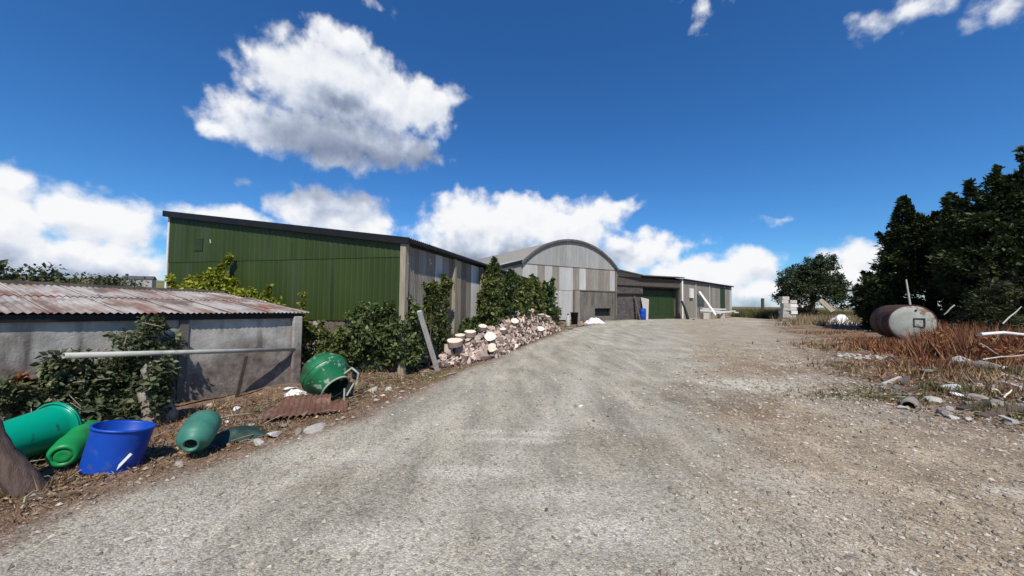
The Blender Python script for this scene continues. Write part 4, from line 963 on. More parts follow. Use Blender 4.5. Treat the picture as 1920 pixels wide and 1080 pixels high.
# pier with ivy
q = G0(272, 795)
pr = thing('stone_pier', 'rough old pier wrapped in ivy that props up the white pipe', 'pier', (q.x, q.y+.15, q.z))
mb = MB(); prof = []
for i in range(9): prof.append((.19-.05*i/8+.02*math.sin(i*2.1), .83*i/8-.05))
mb.tube([(0.02*math.sin(i),0.02*math.cos(i*1.3),z_) for i,(r,z_) in enumerate(prof)], [r for r,_ in prof], 14, 0, True, .09); mb.build('shaft', 'pier', pr)
cl = [(.14*math.cos(a)+.06, -.15+.1*math.sin(a*2), z_, .07) for a, z_ in zip(np.linspace(-1,1.6,34), rng.random(34)*.75+.08)]
foliage('ivy', cl, 34, .06, 'leaf_bramble', pr)
# white pipe
pl_, pr_ = at(119, 667, 4.3), at(552, 655, 7.45)
mb = MB(); dd = (pr_-pl_).normalized(); mb.lathe([(.028,0),(.035,0),(.035,(pr_-pl_).length),(.028,(pr_-pl_).length),(.028,0)], 18, 0, M4(pl_, dd))
tag(mb.build('plastic_pipe', 'white_plastic'), 'long off-white pipe lying level across the ivy pier in front of the shed', 'pipe')
mb = MB(); a_, b_ = at(462, 667, 6.35), G0(444, 745); mb.beam(a_, b_, .055, .03, 0, (.88,-.47,0))
tag(mb.build('dark_batten', 'dark_board'), 'dark wooden batten leaning against the shed wall below the pipe', 'batten')
# blue barrel, cut down
def drum_profile(r, h, wall=.008, ribs=(.33,.66), taper=0):
    p = [(0,0),(r*.96-taper,0),(r-taper,.02)]
    for i in range(1, 24):
        f = i/24; rr = r-taper*(1-f)
        for rb in ribs:
            rr += .010*math.exp(-((f-rb)/.025)**2)
        p.append((rr, h*f))
    p += [(r+.012,h-.012),(r+.014,h),(r-.004,h+.003),(r-wall-.004,h-.01),(r-wall-taper,.03),(0,.025)]
    return p
q = G0(200, 882)
bl = placed('blue_barrel', 'open-topped bright blue plastic barrel standing cut down in the verge', 'barrel', q+Vector((0,.03,-.01)), (.14,.14,1))
MB().lathe(drum_profile(.222,.41,ribs=(),taper=.010), 40).build('body', 'blue_plastic', bl)
MB().lathe([(.219,.398),(.230,.400),(.232,.412),(.225,.418),(.215,.415)], 40).build('rim', 'blue_plastic', bl)
# turquoise tub on its side
c0, c1 = at(-30, 842, 3.42), at(112, 799, 3.98)
tt = placed('turquoise_tub', 'large turquoise plastic tub lying on its side at the left edge', 'tub', c0, c1-c0)
Lt = (c1-c0).length
MB().lathe([(0,-.02),(.17,-.02),(.185,.01)]+[(.185+.055*f, Lt*f) for f in np.linspace(.1,.93,8)]+[(.262,Lt*.94),(.262,Lt*.965),(.25,Lt*.97),(.25,Lt),(.236,Lt),(.175,.03),(0,.02)], 40).build('body','teal_plastic',tt)
MB().lathe([(.252,Lt*.9),(.266,Lt*.905),(.266,Lt*.92),(.252,Lt*.925)],40).build('rim_band','teal_plastic',tt)
MB().tube([(.2,-.04,Lt*.3),(.245,-.02,Lt*.33),(.255,0,Lt*.40),(.245,.03,Lt*.46),(.215,.05,Lt*.5)], .006, 6).build('handle','black_rubber',tt)
# green barrel
c0, c1 = at(116, 856, 3.52), at(170, 806, 4.12)
gr_ = placed('green_barrel', 'mid green plastic barrel lying between the tub and the blue barrel', 'barrel', c0, c1-c0)
Lt = (c1-c0).length
MB().lathe([(r*.80,z) for r,z in ((0,.02),(.085,.02),(.09,-.005),(.122,.0),(.14,.03),(.152,.09),(.158,Lt*.3),(.163,Lt*.33),(.158,Lt*.36),(.158,Lt*.66),(.163,Lt*.7),(.158,Lt*.74),(.15,Lt*.95),(.13,Lt),(0,Lt))],36).build('body','green_plastic',gr_)
MB().lathe([(.067,.021),(.055,.005),(.03,.012),(0,.012)],20).build('base_boss','green_plastic',gr_)
# dull teal container with open neck
c0, c1 = at(357, 834, 3.74), at(386, 789, 4.13)
tc_ = placed('teal_drum', 'dirty dull teal drum lying down with its open round neck facing out', 'drum', c0, c1-c0)
Lt = (c1-c0).length; Q_ = .90
MB().lathe([(r*Q_, z) for r, z in ((0,.06),(.055,.06),(.06,.0),(.078,-.012),(.082,.0),(.084,.03),(.13,.05),(.162,.09),(.172,.14),(.176,.18),(.170,.20),(.176,Lt*.5),(.172,Lt*.55),(.176,Lt*.6),(.172,Lt*.9),(.15,Lt),(0,Lt))],36).build('body','dull_teal',tc_)
MB().lathe([(.0,.058),(.056*Q_,.058),(.057*Q_,.02)],24).build('neck_shade','black_rubber',tc_)  # black lining stands for the shade down the neck hole
# crumpled tarpaulin
def cloth(name, label, cat, c, sx, sy, hgt_, mat, rot=0, seed=1, res=22):
    xs_ = np.linspace(-1,1,res); X, Y = np.meshgrid(xs_, xs_); R = np.maximum(abs(X), abs(Y))
    Z = hgt_*(1-sm(R,.25,1))*(.55+.9*fbm(X*2+seed*7, Y*2, seed, 4)) + hgt_*.5*(fbm(X*5+seed, Y*5, seed+5)-.5)*(1-.5*R)
    a = 1+.25*(fbm(X*2, Y*2+seed*3, seed+2)-.5)
    cr_, sr_ = math.cos(rot), math.sin(rot); xx = X*sx*a; yy = Y*sy*a
    WX = c.x+xx*cr_-yy*sr_; WY = c.y+xx*sr_+yy*cr_
    V = np.stack([xx*cr_-yy*sr_, xx*sr_+yy*cr_, Z+hgt(WX, WY)+.012-c.z], -1).reshape(-1,3)
    i = np.arange(res*res).reshape(res,res)
    o = np_mesh(name, V, np.stack([i[:-1,:-1],i[:-1,1:],i[1:,1:],i[1:,:-1]],-1).reshape(-1,4), mat, smooth=True)
    o.location = c; s_ = o.modifiers.new('thickness','SOLIDIFY'); s_.thickness = .006
    return tag(o, label, cat)
cloth('tarpaulin', 'crumpled dark green tarpaulin right of the teal drum', 'tarpaulin', G0(440, 820), .30, .22, .10, 'tarp', .8, 3)
cloth('white_sack', 'small white plastic scrap on the ground left of the concrete mixer', 'plastic scrap', G0(548, 742)+Vector((0,.1,0)), .17, .10, .07, 'white_cloth', .6, 5)
cloth('white_sack', 'white sack lying in front of the dark opening of the arched barn', 'sack', G0(1114, 606), .85, .7, .42, 'white_cloth', .3, 8)
cloth('white_sheeting', 'bright white plastic sheeting heaped left of the rusty tank', 'plastic sheeting', G0(1573, 609), 1.15, .7, .75, 'white_cloth', .2, 11)
cloth('white_sheeting', 'thin white strip of plastic trailing right of the bright sheeting', 'plastic strip', G0(1597, 608)+Vector((.3,0,0)), .45, .2, .12, 'white_cloth', .1, 12)
cloth('rag', 'blue-grey cloth scrap among the rubble at the right', 'rag', G0(1694, 718), .16, .13, .09, 'tank_face', .5, 14)
# leaning trunk bottom left
b0, b1 = G0(52, 922), at(-60, 770, 3.0)
mb = MB(); pts = [b0+(b1-b0)*f+Vector((.01*math.sin(9*f),.01*math.cos(7*f),0)) for f in np.linspace(-.06,1.1,12)]
mb.tube(pts, [.115,.105,.1,.095,.1,.096,.094,.096,.092,.09,.088,.085], 16, 0, True, .08)
tag(mb.build('tree_trunk', 'old_trunk'), 'weathered brown tree trunk leaning in from the lower left corner', 'trunk')
# white sticks by the blue barrel
for (a_, b_, r_, lb) in (((210,888),(246,851),.010,'white plastic strip leaning on the blue barrel'),((254,868),(262,838),.006,'short pale twig right of the blue barrel'),((250,866),(242,850),.005,'thin white splinter beside the plastic strip'),((193,889),(199,872),.005,'tiny white shard at the foot of the blue barrel')):
    P = G0(*a_); Q = at(b_[0], b_[1], P.y+.04); tag(MB().beam(P, Q, r_*2.4, r_, 0, (0,-1,0)).build('plastic_strip','stone_white'), lb, 'scrap')
# rusty corrugated sheets
rs = G0(557, 785)
def loose_sheet(c, U, V, wid, ln, label, mat='rust_sheet', curl=.03):
    U = Vector(U).normalized(); V = Vector(V).normalized(); t = corr_sheet('corrugated_sheet', mat, None, Vector(c)-U*wid/2-V*ln/2, U, V, wid, 0, ln, .076, .014, 6, curl); return tag(t, label, 'corrugated sheet')
p0, p1, p2 = G0(478, 792), G0(640, 772), G0(560, 745)
cc = (p0+p1)/2; U = (p1-p0); U.z = 0
loose_sheet(cc+Vector((0,.20,.055)), U, Vector((-U.y,U.x,.06)), U.length, .52, 'rusty corrugated iron sheet lying flat below the concrete mixer')
loose_sheet(cc+Vector((-.18,.50,.09)), U, Vector((-U.y,U.x,.16)), U.length*.62, .42, 'second rusty sheet half hidden behind the flat rusty sheet')
# concrete mixer
dc = at(612, 704, 6.25)
cm = thing('concrete_mixer', 'green concrete mixer tipped over beside the dark bush', 'concrete mixer', (dc.x, dc.y, H(dc.x, dc.y)))
inv = Matrix.Translation(-Vector((dc.x, dc.y, H(dc.x, dc.y))))
ax = Vector((.68, -.33, -.56)).normalized()
Dm = inv @ M4(dc, ax)
k_ = 1.08
MB().lathe([(0,-.30*k_),(.12*k_,-.30*k_),(.24*k_,-.265*k_),(.325*k_,-.14*k_),(.345*k_,-.10*k_),(.345*k_,.03*k_),(.325*k_,.055*k_),(.31*k_,.07*k_),(.235*k_,.20*k_),(.205*k_,.27*k_)],40,0,Dm).build('drum','mixer_green',cm)
MB().lathe([(.20*k_,.265*k_),(.22*k_,.262*k_),(.226*k_,.28*k_),(.212*k_,.29*k_),(.195*k_,.28*k_)],36,0,Dm).build('mouth_rim','rim_metal',cm)
MB().lathe([(.197*k_,.272*k_),(.225*k_,.2*k_),(.31*k_,.05*k_),(.30*k_,-.10*k_),(.0,-.25*k_)],36,0,Dm).build('drum_inside','mixer_inside',cm)
MB().lathe([(.345*k_,-.05*k_),(.357*k_,-.045*k_),(.357*k_,-.02*k_),(.345*k_,-.015*k_)],40,0,Dm).build('drum_band','mixer_green',cm)
for k in range(3):
    a = k*2.1+.3; mb = MB(); mb.add([Dm @ Vector((r*math.cos(a+t_), r*math.sin(a+t_), z_)) for (r,z_,t_) in ((.2,.22,0),(.3,.05,.1),(.27,-.12,.2),(.14,-.12,.2),(.17,.05,.1),(.12,.22,0))],[(0,1,4,5),(1,2,3,4)]); mb.build('paddle','mixer_green',cm)
lg = Vector((dc.x, dc.y, H(dc.x, dc.y)))
sidev = ax.cross(Vector((0,0,1))).normalized()
e1 = dc + Vector((.36,.0,.06)); e2 = dc - Vector((.34,-.12,.04))
loc_ = lambda P: P-lg
MB().tube([loc_(dc+Vector((.30,-.05,.02))), loc_(at(660,690,6.15)), loc_(at(672,700,6.2)), loc_(at(668,722,6.2))], .02, 8).build('yoke','rim_metal',cm)
MB().tube([loc_(at(672,700,6.2)), loc_(at(640,676,6.35)), loc_(at(618,668,6.5))], .014, 8).build('tilt_bar','black_rubber',cm)
for (a_, b_) in (((608,735,6.0),(604,758,5.95)),((646,728,6.1),(645,752,6.05)),((664,718,6.2),(650,742,6.1))):
    MB().tube([loc_(at(*a_)), loc_(at(*b_))], .016, 8).build('leg','rim_metal',cm)
wp = loc_(at(668,702,6.3))
MB().lathe([(.02,-.02),(.085,-.025),(.095,0),(.085,.025),(.02,.02)],20,0,M4(wp,(1,-.2,0))).build('wheel','black_rubber',cm)
MB().lathe([(0,-.027),(.03,-.027),(.03,.027),(0,.027)],12,0,M4(wp,(1,-.2,0))).build('hub','rim_metal',cm)
MB().box((.30,-.0,.10),(.42,.12,.26)).build('motor_box','black_rubber',cm)
# post leaning at px 785..822
P, Q = G0(821, 695), at(786, 583, 8.45)
mb = MB(); mb.beam(P-Vector((0,0,.03)), Q, .105, .085, 0, (0,-1,0))
tag(mb.build('leaning_post', 'grey_wood', None, .008), 'pale grey square post leaning against the ivy near the barn corner', 'post')
# stones and debris, left
deb = [(592,806,.115,'stone_pale',.28,'flat pale stone slab lying below the rusty sheet'),(560,812,.07,'stone_grey',.4,'small flat stone left of the pale slab'),
       (515,818,.09,'stone_pale',.4,'long pale stone right of the tarpaulin'),(485,832,.06,'stone_pale',.5,'small pale stone at the front of the tarpaulin'),
       (443,768,.055,'stone_white',.5,'small white lump at the foot of the shed wall'),(392,762,.05,'stone_pale',.6,'pale stone close to the shed wall right of the pier'),
       (408,788,.045,'stone_white',.6,'white chip just behind the teal drum'),(425,793,.035,'stone_white',.6,'smaller white chip beside the white chip behind the drum'),
       (700,733,.10,'stone_pale',.3,'long pale stone right of the concrete mixer'),(728,731,.075,'stone_pale',.35,'pale stone at the foot of the big dark bush'),
       (683,737,.06,'stone_grey',.4,'grey stone nearest the mixer on its right'),(545,731,.11,'stone_white',.4,'white lump between shed corner and mixer'),
       (535,800,.05,'stone_grey',.5,'grey stone in front of the rusty sheet'),(625,798,.05,'stone_grey',.4,'dark grey stone right of the pale slab'),
       (38,922,.05,'stone_grey',.7,'grey stone at the base of the leaning trunk'),(18,900,.06,'stone_grey',.7,'grey stone left of the leaning trunk base'),
       (846,702,.10,'stone_grey',.3,'flat grey stone in the grass before the log heap')]
for i,(px,py,s,mt,fl,lb) in enumerate(deb): rock('stone', lb, 'stone', G0(px,py), (s*1.5,s,s), mt, fl, seed=i % 6)

# ---------------------------------------------------------------- firewood heap
def log_mesh(kind, r, h, seed):
    rr = random.Random(seed); n = 12; mb = MB()
    if kind == 'round':
        a = [2*PI*i/n for i in range(n)]
    elif kind == 'half':
        a = [PI*i/6 for i in range(7)]
    else:
        a = [PI*.5*i/4 for i in range(5)]
    rad = [r*(1+rr.uniform(-.09,.09)) for _ in a]
    ring = [(q*math.cos(t), q*math.sin(t)) for q, t in zip(rad, a)]
    if kind != 'round': ring.append((rr.uniform(-.02,.02), -.0+rr.uniform(-.03,.0)) if kind == 'half' else (-.01,-.01))
    m_ = len(ring); tx, ty = rr.uniform(-.04,.04), rr.uniform(-.04,.04)
    vs = [(x_,y_,-h/2+x_*tx*3) for x_,y_ in ring]+[(x_*.97,y_*.97,h/2+y_*ty*3) for x_,y_ in ring]
    narc = m_ if kind == 'round' else m_-2
    for i in range(m_):
        j = (i+1) % m_; mb.add([vs[i],vs[j],vs[m_+j],vs[m_+i]], [(0,1,2,3)], 0 if i < narc else 1)
    mb.add(vs[:m_][::-1], [tuple(range(m_))], 1); mb.add(vs[m_:], [tuple(range(m_))], 2)
    me = mb.mesh('log'); [me.materials.append(MT[q]) for q in ('log_bark','cut_wood', 'pale_wood' if kind == 'round' else 'cut_wood')]
    return me
splits = [log_mesh('half', .17, .34, 1), log_mesh('quarter', .24, .34, 2), log_mesh('half', .14, .30, 3), log_mesh('quarter', .20, .36, 4), log_mesh('quarter', .27, .26, 5), log_mesh('half', .2, .25, 6)]
rounds = [log_mesh('round', .20, .14, 11), log_mesh('round', .16, .20, 12), log_mesh('round', .14, .26, 13)]
def frontx(y): return np.interp(y, [9.3,10.9,13,15.8,19,22,24.5], [-1.6,-.42,.18,.85,1.8,2.9,3.3])
def backx(y): return C.x + (y-8.6)*.26 + .45
def pileh(y): return np.interp(y, [9.2,9.8,10.6,13,15,17.5,20,22,23.5], [.05,.36,.54,.84,1.08,1.26,1.34,1.15,.4])
def logpt(y, c):                                        # c 0 at back ... 1 at the front edge
    x = backx(y)+(frontx(y)-backx(y))*c; h_ = pileh(y)*np.clip(1-((c-.28)/.72 if c > .28 else (.28-c)/.6), .0, 1)
    return Vector((float(x), float(y), float(h_)))
# bark litter under the heap
gy = np.linspace(9.4, 23.4, 120); gc = np.linspace(-.1, 1.05, 16)
V = np.array([[*logpt(y_, c_)[:2], max(-.02, logpt(y_, min(max(c_,0),1)).z-.11+float(vn(y_*6, c_*9))*.06)] for y_ in gy for c_ in gc])
i = np.arange(len(V)).reshape(120,16)
o = np_mesh('bark_litter', V, np.stack([i[:-1,:-1],i[:-1,1:],i[1:,1:],i[1:,:-1]],-1).reshape(-1,4), 'log_bark', smooth=True); o['kind'] = 'stuff'; o['label'] = 'dark bark litter packed under the firewood'
GRP = 'split firewood in the heap'
yy_list = 9.4+13.8*rng.random(284)**1.12
kinds_ = ['half-round', 'wedge-cut', 'half-round', 'wedge-cut', 'broad wedge-cut', 'stubby half-round']
for i, y_ in enumerate(yy_list):
    c_ = float(rng.beta(1.5, 1.25)); p_ = logpt(y_, c_); isr = rng.random() < .2
    me = rounds[1+i % 2] if isr else splits[i % 6]
    o = bpy.data.objects.new('split_log', me); link(o)
    sc_ = random.uniform(.42,.82); o.scale = (sc_,sc_,sc_*random.uniform(.7,1.0))
    o.location = p_+Vector((0,0,.0+random.uniform(-.03,.06)+float(H(p_.x,p_.y))))
    o.rotation_euler = (random.uniform(0,6.3), random.uniform(0,6.3), random.uniform(0,6.3))
    whr = 'near end' if y_ < 11.2 else ('near half' if y_ < 14 else ('far half' if y_ < 18.5 else 'far end'))
    lvl = 'along the track-side foot' if c_ > .72 else ('on the sloping face' if c_ > .35 else 'on the crest and back')
    tag(o, f"{'whole small log' if isr else kinds_[i % 6]+' firewood piece'} {lvl} of the heap, {whr}", 'firewood', GRP)
# smaller chips and kindling filling the heap
mb = MB()
for i in range(900):
    y_ = 9.3+14*rng.random(); c_ = float(rng.beta(1.4,1.1)); p_ = logpt(y_, c_)+Vector((0,0,random.uniform(-.06,.04)))
    X_ = Vector((random.gauss(0,1),random.gauss(0,1),random.gauss(0,.7))).normalized(); Y_ = X_.orthogonal().normalized(); Z_ = X_.cross(Y_)
    mb.obox(p_, X_*random.uniform(.06,.14), Y_*random.uniform(.03,.07), Z_*random.uniform(.02,.05), random.choice((0,1,2)))
o = mb.build('kindling', ['log_bark','bark','cut_wood']); o['kind'] = 'stuff'; o['label'] = 'small split kindling filling the heap'
big = [(853,644,.205,0,(0,-.25,1),'largest pale log round, flat on the near end of the heap'),(882,627,.15,0,(.05,-.25,1),'pale log round on top of the near part of the heap, right of the largest'),
       (905,616,.13,0,(.1,-.35,1),'tilted log round with thick bark on the crest of the heap'),(919,634,.165,0,(.1,-.85,.6),'round pinkish log end facing the track at the heap middle'),
       (922,654,.125,1,(.2,-.9,.35),'small orange log end facing the track low on the heap'),(1013,592,.19,0,(0,-.3,1),'pale log round crowning the highest part of the heap'),
       (1027,596,.14,0,(.1,-.3,1),'smaller pale log round just right of the crowning one'),(1013,619,.17,0,(.1,-.7,.8),'pale tilted log round low at the far part of the heap'),
       (965,605,.16,0,(.1,-.6,.8),'white log round left of the crest on the far half of the heap'),(943,621,.11,0,(0,-.4,1),'little pale log disc in the middle of the heap top'),
       (863,634,.13,1,(0,-.2,1),'grey log round just behind the largest pale one')]
def pilepoint(px, py):
    d = ray(px, py); best = None
    for t in np.arange(8.8, 26, .02):
        s_ = t/d.y; x_, y_, z_ = d.x*s_, t, EYE+d.z*s_
        c_ = (x_-backx(y_))/(frontx(y_)-backx(y_))
        if 0 <= c_ <= 1 and z_ <= logpt(y_, c_).z+.20: return Vector((x_,y_,z_))
        if z_ < 0: break
    return G0(px, py)
for (px,py,r,k,zd,lb) in big:
    p_ = pilepoint(px,py)
    r *= 1.08; me = log_mesh('round', r, .13, px); o = bpy.data.objects.new('log_round', me); link(o)
    o.matrix_world = M4(p_+Vector((0,-.06,.03)), zd); tag(o, lb, 'log')
# odds and ends at the far end of the heap
p = G0(1064, 606)
t = thing('white_jug', 'white plastic jug standing past the far end of the log heap', 'jug', (p.x, p.y-4, H(p.x,p.y-4)))
t.location = G0(1065, 612); MB().lathe([(0,0),(.16,0),(.17,.05),(.17,.55),(.07,.75),(.06,.9),(0,.9)],18).build('body','white_plastic',t); MB().lathe([(.065,.88),(.08,.88),(.08,.97),(0,.97)],14).build('cap','blue_plastic',t)
p = G0(1077, 608)
t = thing('black_bin', 'black bin beside the white jug in front of the arched barn', 'bin', p)
MB().lathe([(0,0),(.26,0),(.32,.95),(.34,.95),(.34,1.0),(.29,1.0),(.24,.05),(0,.05)],20).build('body','black_rubber',t)
for i,(px,py,s) in enumerate(((1085,612,.2),(1096,611,.16),(1068,618,.18),(1082,606,.22),(1062,622,.15))):
    rock('rubble', 'grey rubble lump between the log heap and the white sack', 'rubble', G0(px,py), (s*1.3,s,s), 'stone_grey', .6, group='rubble past the log heap')
p = G0(1095, 606); q = G0(1112, 604)
tag(MB().beam(p+Vector((0,0,.1)), q+Vector((0,.5,.12)), .2, .2).build('brick_kerb','rust_sheet'), 'red-brown kerb of bricks left of the white sack', 'kerb')

# ================================================================= FAR YARD
p = BO+D1*(X0+4.35)+Vector((.502*.2,-.865*.3,0))
q = at(1205, 596, 40.6)
t = thing('blue_drum', 'blue plastic drum standing upright by the green double doors', 'drum', (q.x, q.y, 0))
t.scale = (.76,.76,.9)
MB().lathe([(0,0),(.42,0),(.47,.05),(.47,.45),(.49,.5),(.47,.55),(.47,.95),(.49,1.0),(.47,1.05),(.46,1.35),(.40,1.42),(0,1.42)],24).build('body','blue_plastic',t)
MB().lathe([(.0,1.42),(.10,1.42),(.10,1.47),(0,1.47)],12).build('cap','black_rubber',t)
# pale triangular board and dark board leaning on the block wall
a_ = BO+D1*(X0+2.6); nB = Vector((.502,-.865,0))
tag(MB().beam(a_+nB*.9, a_+nB*.15+Vector((0,0,2.6)), .25, .05, 0, tuple(nB)).build('leaning_plank','dark_board'), 'dark plank leaning on the block wall left of the blue drum', 'plank')
b_ = a_+D1*.9
tag(MB().add([b_+nB*.8, b_+nB*.8+D1*.5, b_+nB*.1+D1*1.5+Vector((0,0,2.3)), b_+nB*.1+D1*.2+Vector((0,0,2.5)), b_+nB*.75, b_+nB*.75+D1*.5, b_+nB*.05+D1*1.5+Vector((0,0,2.3)), b_+nB*.05+D1*.2+Vector((0,0,2.5))], BF).build('leaning_board','grey_wood'),
    'grey tapered board leaning beside the blue drum', 'board')
nQ = Vector((D3.y, -D3.x, 0))
def qp(x_, off, z_): return Q0+D3*x_+nQ*off+Vector((0,0,z_))
def lane(px, py, off):                                   # point on the plane 'off' metres in front of the tin outbuilding
    d = ray(px, py); o_ = Q0+nQ*off-Vector((0,0,EYE)); t = o_.dot(nQ)/d.dot(nQ); return Vector((0,0,EYE))+d*t
a_, b_ = lane(1343,592,2.3), lane(1311,547,.25)
tag(MB().beam(a_, b_, .24, .16, 0, (0,-1,.2)).build('white_beam','white_paint'), 'long white beam leaning steeply on the tin outbuilding', 'beam')
for (A_, B_, w, lb) in (((1314,582,2.0),(1384,586,1.4),.2,'long white length of guttering lying along the foot of the tin outbuilding'),((1318,579,1.6),(1360,580,1.2),.18,'upper white plank on the stack under the green door'),((1345,587,2.6),(1378,583,1.7),.16,'short white plank resting on the right of the stack')):
    a_, b_ = lane(*A_), lane(*B_); tag(MB().beam(a_, b_, w, w, 0).build('white_plank','white_paint'), lb, 'plank')
for (px,py,off,lb) in ((1322,588,2,'left'),(1352,590,2,'right')):
    a_ = lane(px,py,off); a_.z = 0; tag(MB().box((a_.x-.35,a_.y-.3,0),(a_.x+.35,a_.y+.3,.75)).build('concrete_block','stone_pale',None,.03), f'pale block under the {lb} end of the white plank stack', 'block')
a_ = lane(1290,592,1.2); a_.z = 0
t = thing('wheelbarrow_frame', 'dark bent sheet propped by the downpipe of the tin outbuilding', 'sheet', a_)
MB().tube([(0,0,0),(-.2,.3,1.2),(-.5,.5,2.2)], [.18,.14,.1], 8).build('bent_sheet','dark_fascia',t); t.name = 'bent_sheet_pile'
for i,(px,py,s) in enumerate(((1345,597,.25),(1320,598,.22),(1300,600,.2))): rock('brick_rubble', 'reddish brick rubble on the yard before the tin outbuilding', 'rubble', G0(px,py), (s*1.5,s,s*.8), 'rust_sheet', .5, group='brick rubble by the tin outbuilding')
# dark pole on the crest
p = onray(1430, 62)
tag(MB().tube([(p.x,p.y,-.3),(p.x,p.y,3.0)], .24, 8).build('gate_post','dark_board'), 'dark wooden post standing on the crest left of the lone tree', 'post')
# stack of pale blocks
p = G0(1478, 602)
st_ = thing('block_stack', 'narrow stack of pale concrete blocks left of the brown bracken', 'block stack', p)
bl2 = MB().box((-.24,-.2,0),(.24,.2,.22)).mesh('block'); bl2.materials.append(MT['stone_pale'])
bl3 = bl2.copy(); bl3.materials[0] = MT['stone_white']
st_.scale = (1.5,1.5,1.62)
for r in range(7):
    for c in range(2):
        if r == 6 and c == 1: continue
        o = bpy.data.objects.new('block', bl3 if (c == 1 and r % 2 == 0) else bl2); link(o, st_); o.location = ((c-.5)*.52+random.uniform(-.07,.07), random.uniform(-.06,.06), r*.235); o.rotation_euler = (0,0,random.uniform(-.12,.12))
# rusty bracken heap and plank
p = G0(1532, 598)
bush('bracken_heap', 'mound of dead orange-brown bracken behind the white sheeting', 'bracken', (p.x, p.y+1.2, p.z), [(0,0,.6,1.5,.8,.75),(-.9,0,.5,.9,.7,.6)], 130, 36, .28, .2, 'dead_brown')
a_, b_ = at(1538,563,27), at(1562,584,26.4)
tag(MB().beam(a_, b_, .35, .1, 0, (0,-1,0)).build('tan_plank','timber_post'), 'tan plank sticking out of the brown bracken mound', 'plank')

# ================================================================= RIGHT SIDE
ax = Vector((.45,.893,0)).normalized()
fc = at(1711, 605.5, 16.0); r_ = .78
tk = thing('oil_tank', 'large rusty cylindrical tank on its side with pale painted end', 'tank', (fc.x, fc.y, fc.z-r_))
T4 = Matrix.Translation((0,0,r_)) @ ax.to_track_quat('Z','Y').to_matrix().to_4x4()
MB().lathe([(r_,.0),(r_,.62),(r_+.008,.63),(r_+.008,.66),(r_,.67),(r_,1.3),(r_+.008,1.31),(r_+.008,1.34),(r_,1.35),(r_,1.95),(r_*.7,2.05),(0,2.1)],48,0,T4).build('shell','tank_rust',tk)
MB().lathe([(0,-.10),(r_*.35,-.09),(r_*.7,-.055),(r_*.93,-.01),(r_*.985,.02)],48,0,T4).build('end_plate','tank_face',tk)
MB().lathe([(r_*.97,-.012),(r_+.012,-.012),(r_+.012,.03),(r_*.97,.03)],48,0,T4,False).build('end_flange','tank_rust',tk)
ux = Vector((ax.y,-ax.x,0)); uz = Vector((0,0,1)); fo = Vector((0,0,r_))-ax*.105
def fp(a,b): return fo+ux*a+uz*b
sqx, sqz = .17, .0
for (a0,b0,a1,b1,w) in ((-.17,.2,.19,.2,.05),(-.16,-.14,-.16,.2,.05),(.17,-.16,.17,.2,.05),(-.16,-.14,.17,-.16,.025)):
    MB().beam(fp(sqx+a0,b0), fp(sqx+a1,b1), .03, w, 0, tuple(ax)).build('bracket_bar','black_paint',tk)
for (a,b) in ((.1,.55),(.25,-.42)): MB().lathe([(0,-.02),(.04,-.02),(.04,.03)],10,0,Matrix.Translation(fp(a,b)+ax*.03) @ ax.to_track_quat('Z','Y').to_matrix().to_4x4()).build('bolt_boss','tank_rust',tk)
MB().obox(ax*.5+Vector((0,0,-.02)), ux*.5, ax*.09, uz*.1).obox(ax*1.5+Vector((0,0,-.02)), ux*.5, ax*.09, uz*.1).build('cradle','board_brown',tk)
a_, b_ = at(1711,572,17.6), at(1699,524,17.9); a_.z = .3
tag(MB().tube([a_, (a_+b_)/2+Vector((.03,0,0)), b_], [.05,.04,.03], 8).build('stake','grey_wood'), 'pale thin stake standing behind the rusty tank', 'stake')
# reddish docks
def weedpatch(name, label, pxs, n, per, h, mat, rx_, ry_):
    pts = []
    for (px,py) in pxs:
        p = G0(px,py)
        for _ in range(n): pts.append((p.x+rng.normal()*rx_, p.y+rng.normal()*ry_, 0))
    o = tuft_stuff(name, pts, per, h, mat, .06, .35, .006); o['label'] = label; return o
weedpatch('dock_weeds', 'tall dead red-brown dock weeds right of the tank', [(1790,650),(1830,655),(1860,665),(1800,675),(1835,640),(1875,650)], 95, 12, .78, 'dead_red', .5, .45)
weedpatch('dock_weeds', 'rusty brown weeds in front of the tank', [(1700,662),(1740,670),(1680,655),(1780,690),(1650,650)], 70, 10, .34, 'dead_red', .5, .45)
weedpatch('dock_weeds', 'dark red weeds among the rubble under the trees', [(1880,700),(1900,740),(1820,710),(1760,700)], 40, 8, .20, 'dead_brown', .5, .35)
weedpatch('low_weeds', 'low brown weeds left of the tank', [(1560,650),(1600,655),(1620,640),(1540,625),(1640,690)], 70, 9, .16, 'dead_brown', .9, .6)
weedpatch('low_weeds', 'sparse green weeds round the rocks at the right', [(1780,735),(1860,700),(1905,780)], 40, 10, .16, 'grass', .35, .25)
foli = [];
for (px,py) in ((1800,655),(1850,660),(1830,675),(1870,690),(1890,660)):
    p = G0(px,py)
    for _ in range(22): foli.append((p.x+rng.normal()*.5, p.y+rng.normal()*.4, p.z+rng.uniform(.1,.75), .12))
o = foliage('dock_leaves', foli, 26, .07, 'dead_red'); o['kind'] = 'stuff'; o['label'] = 'withered dock leaves among the red weeds'
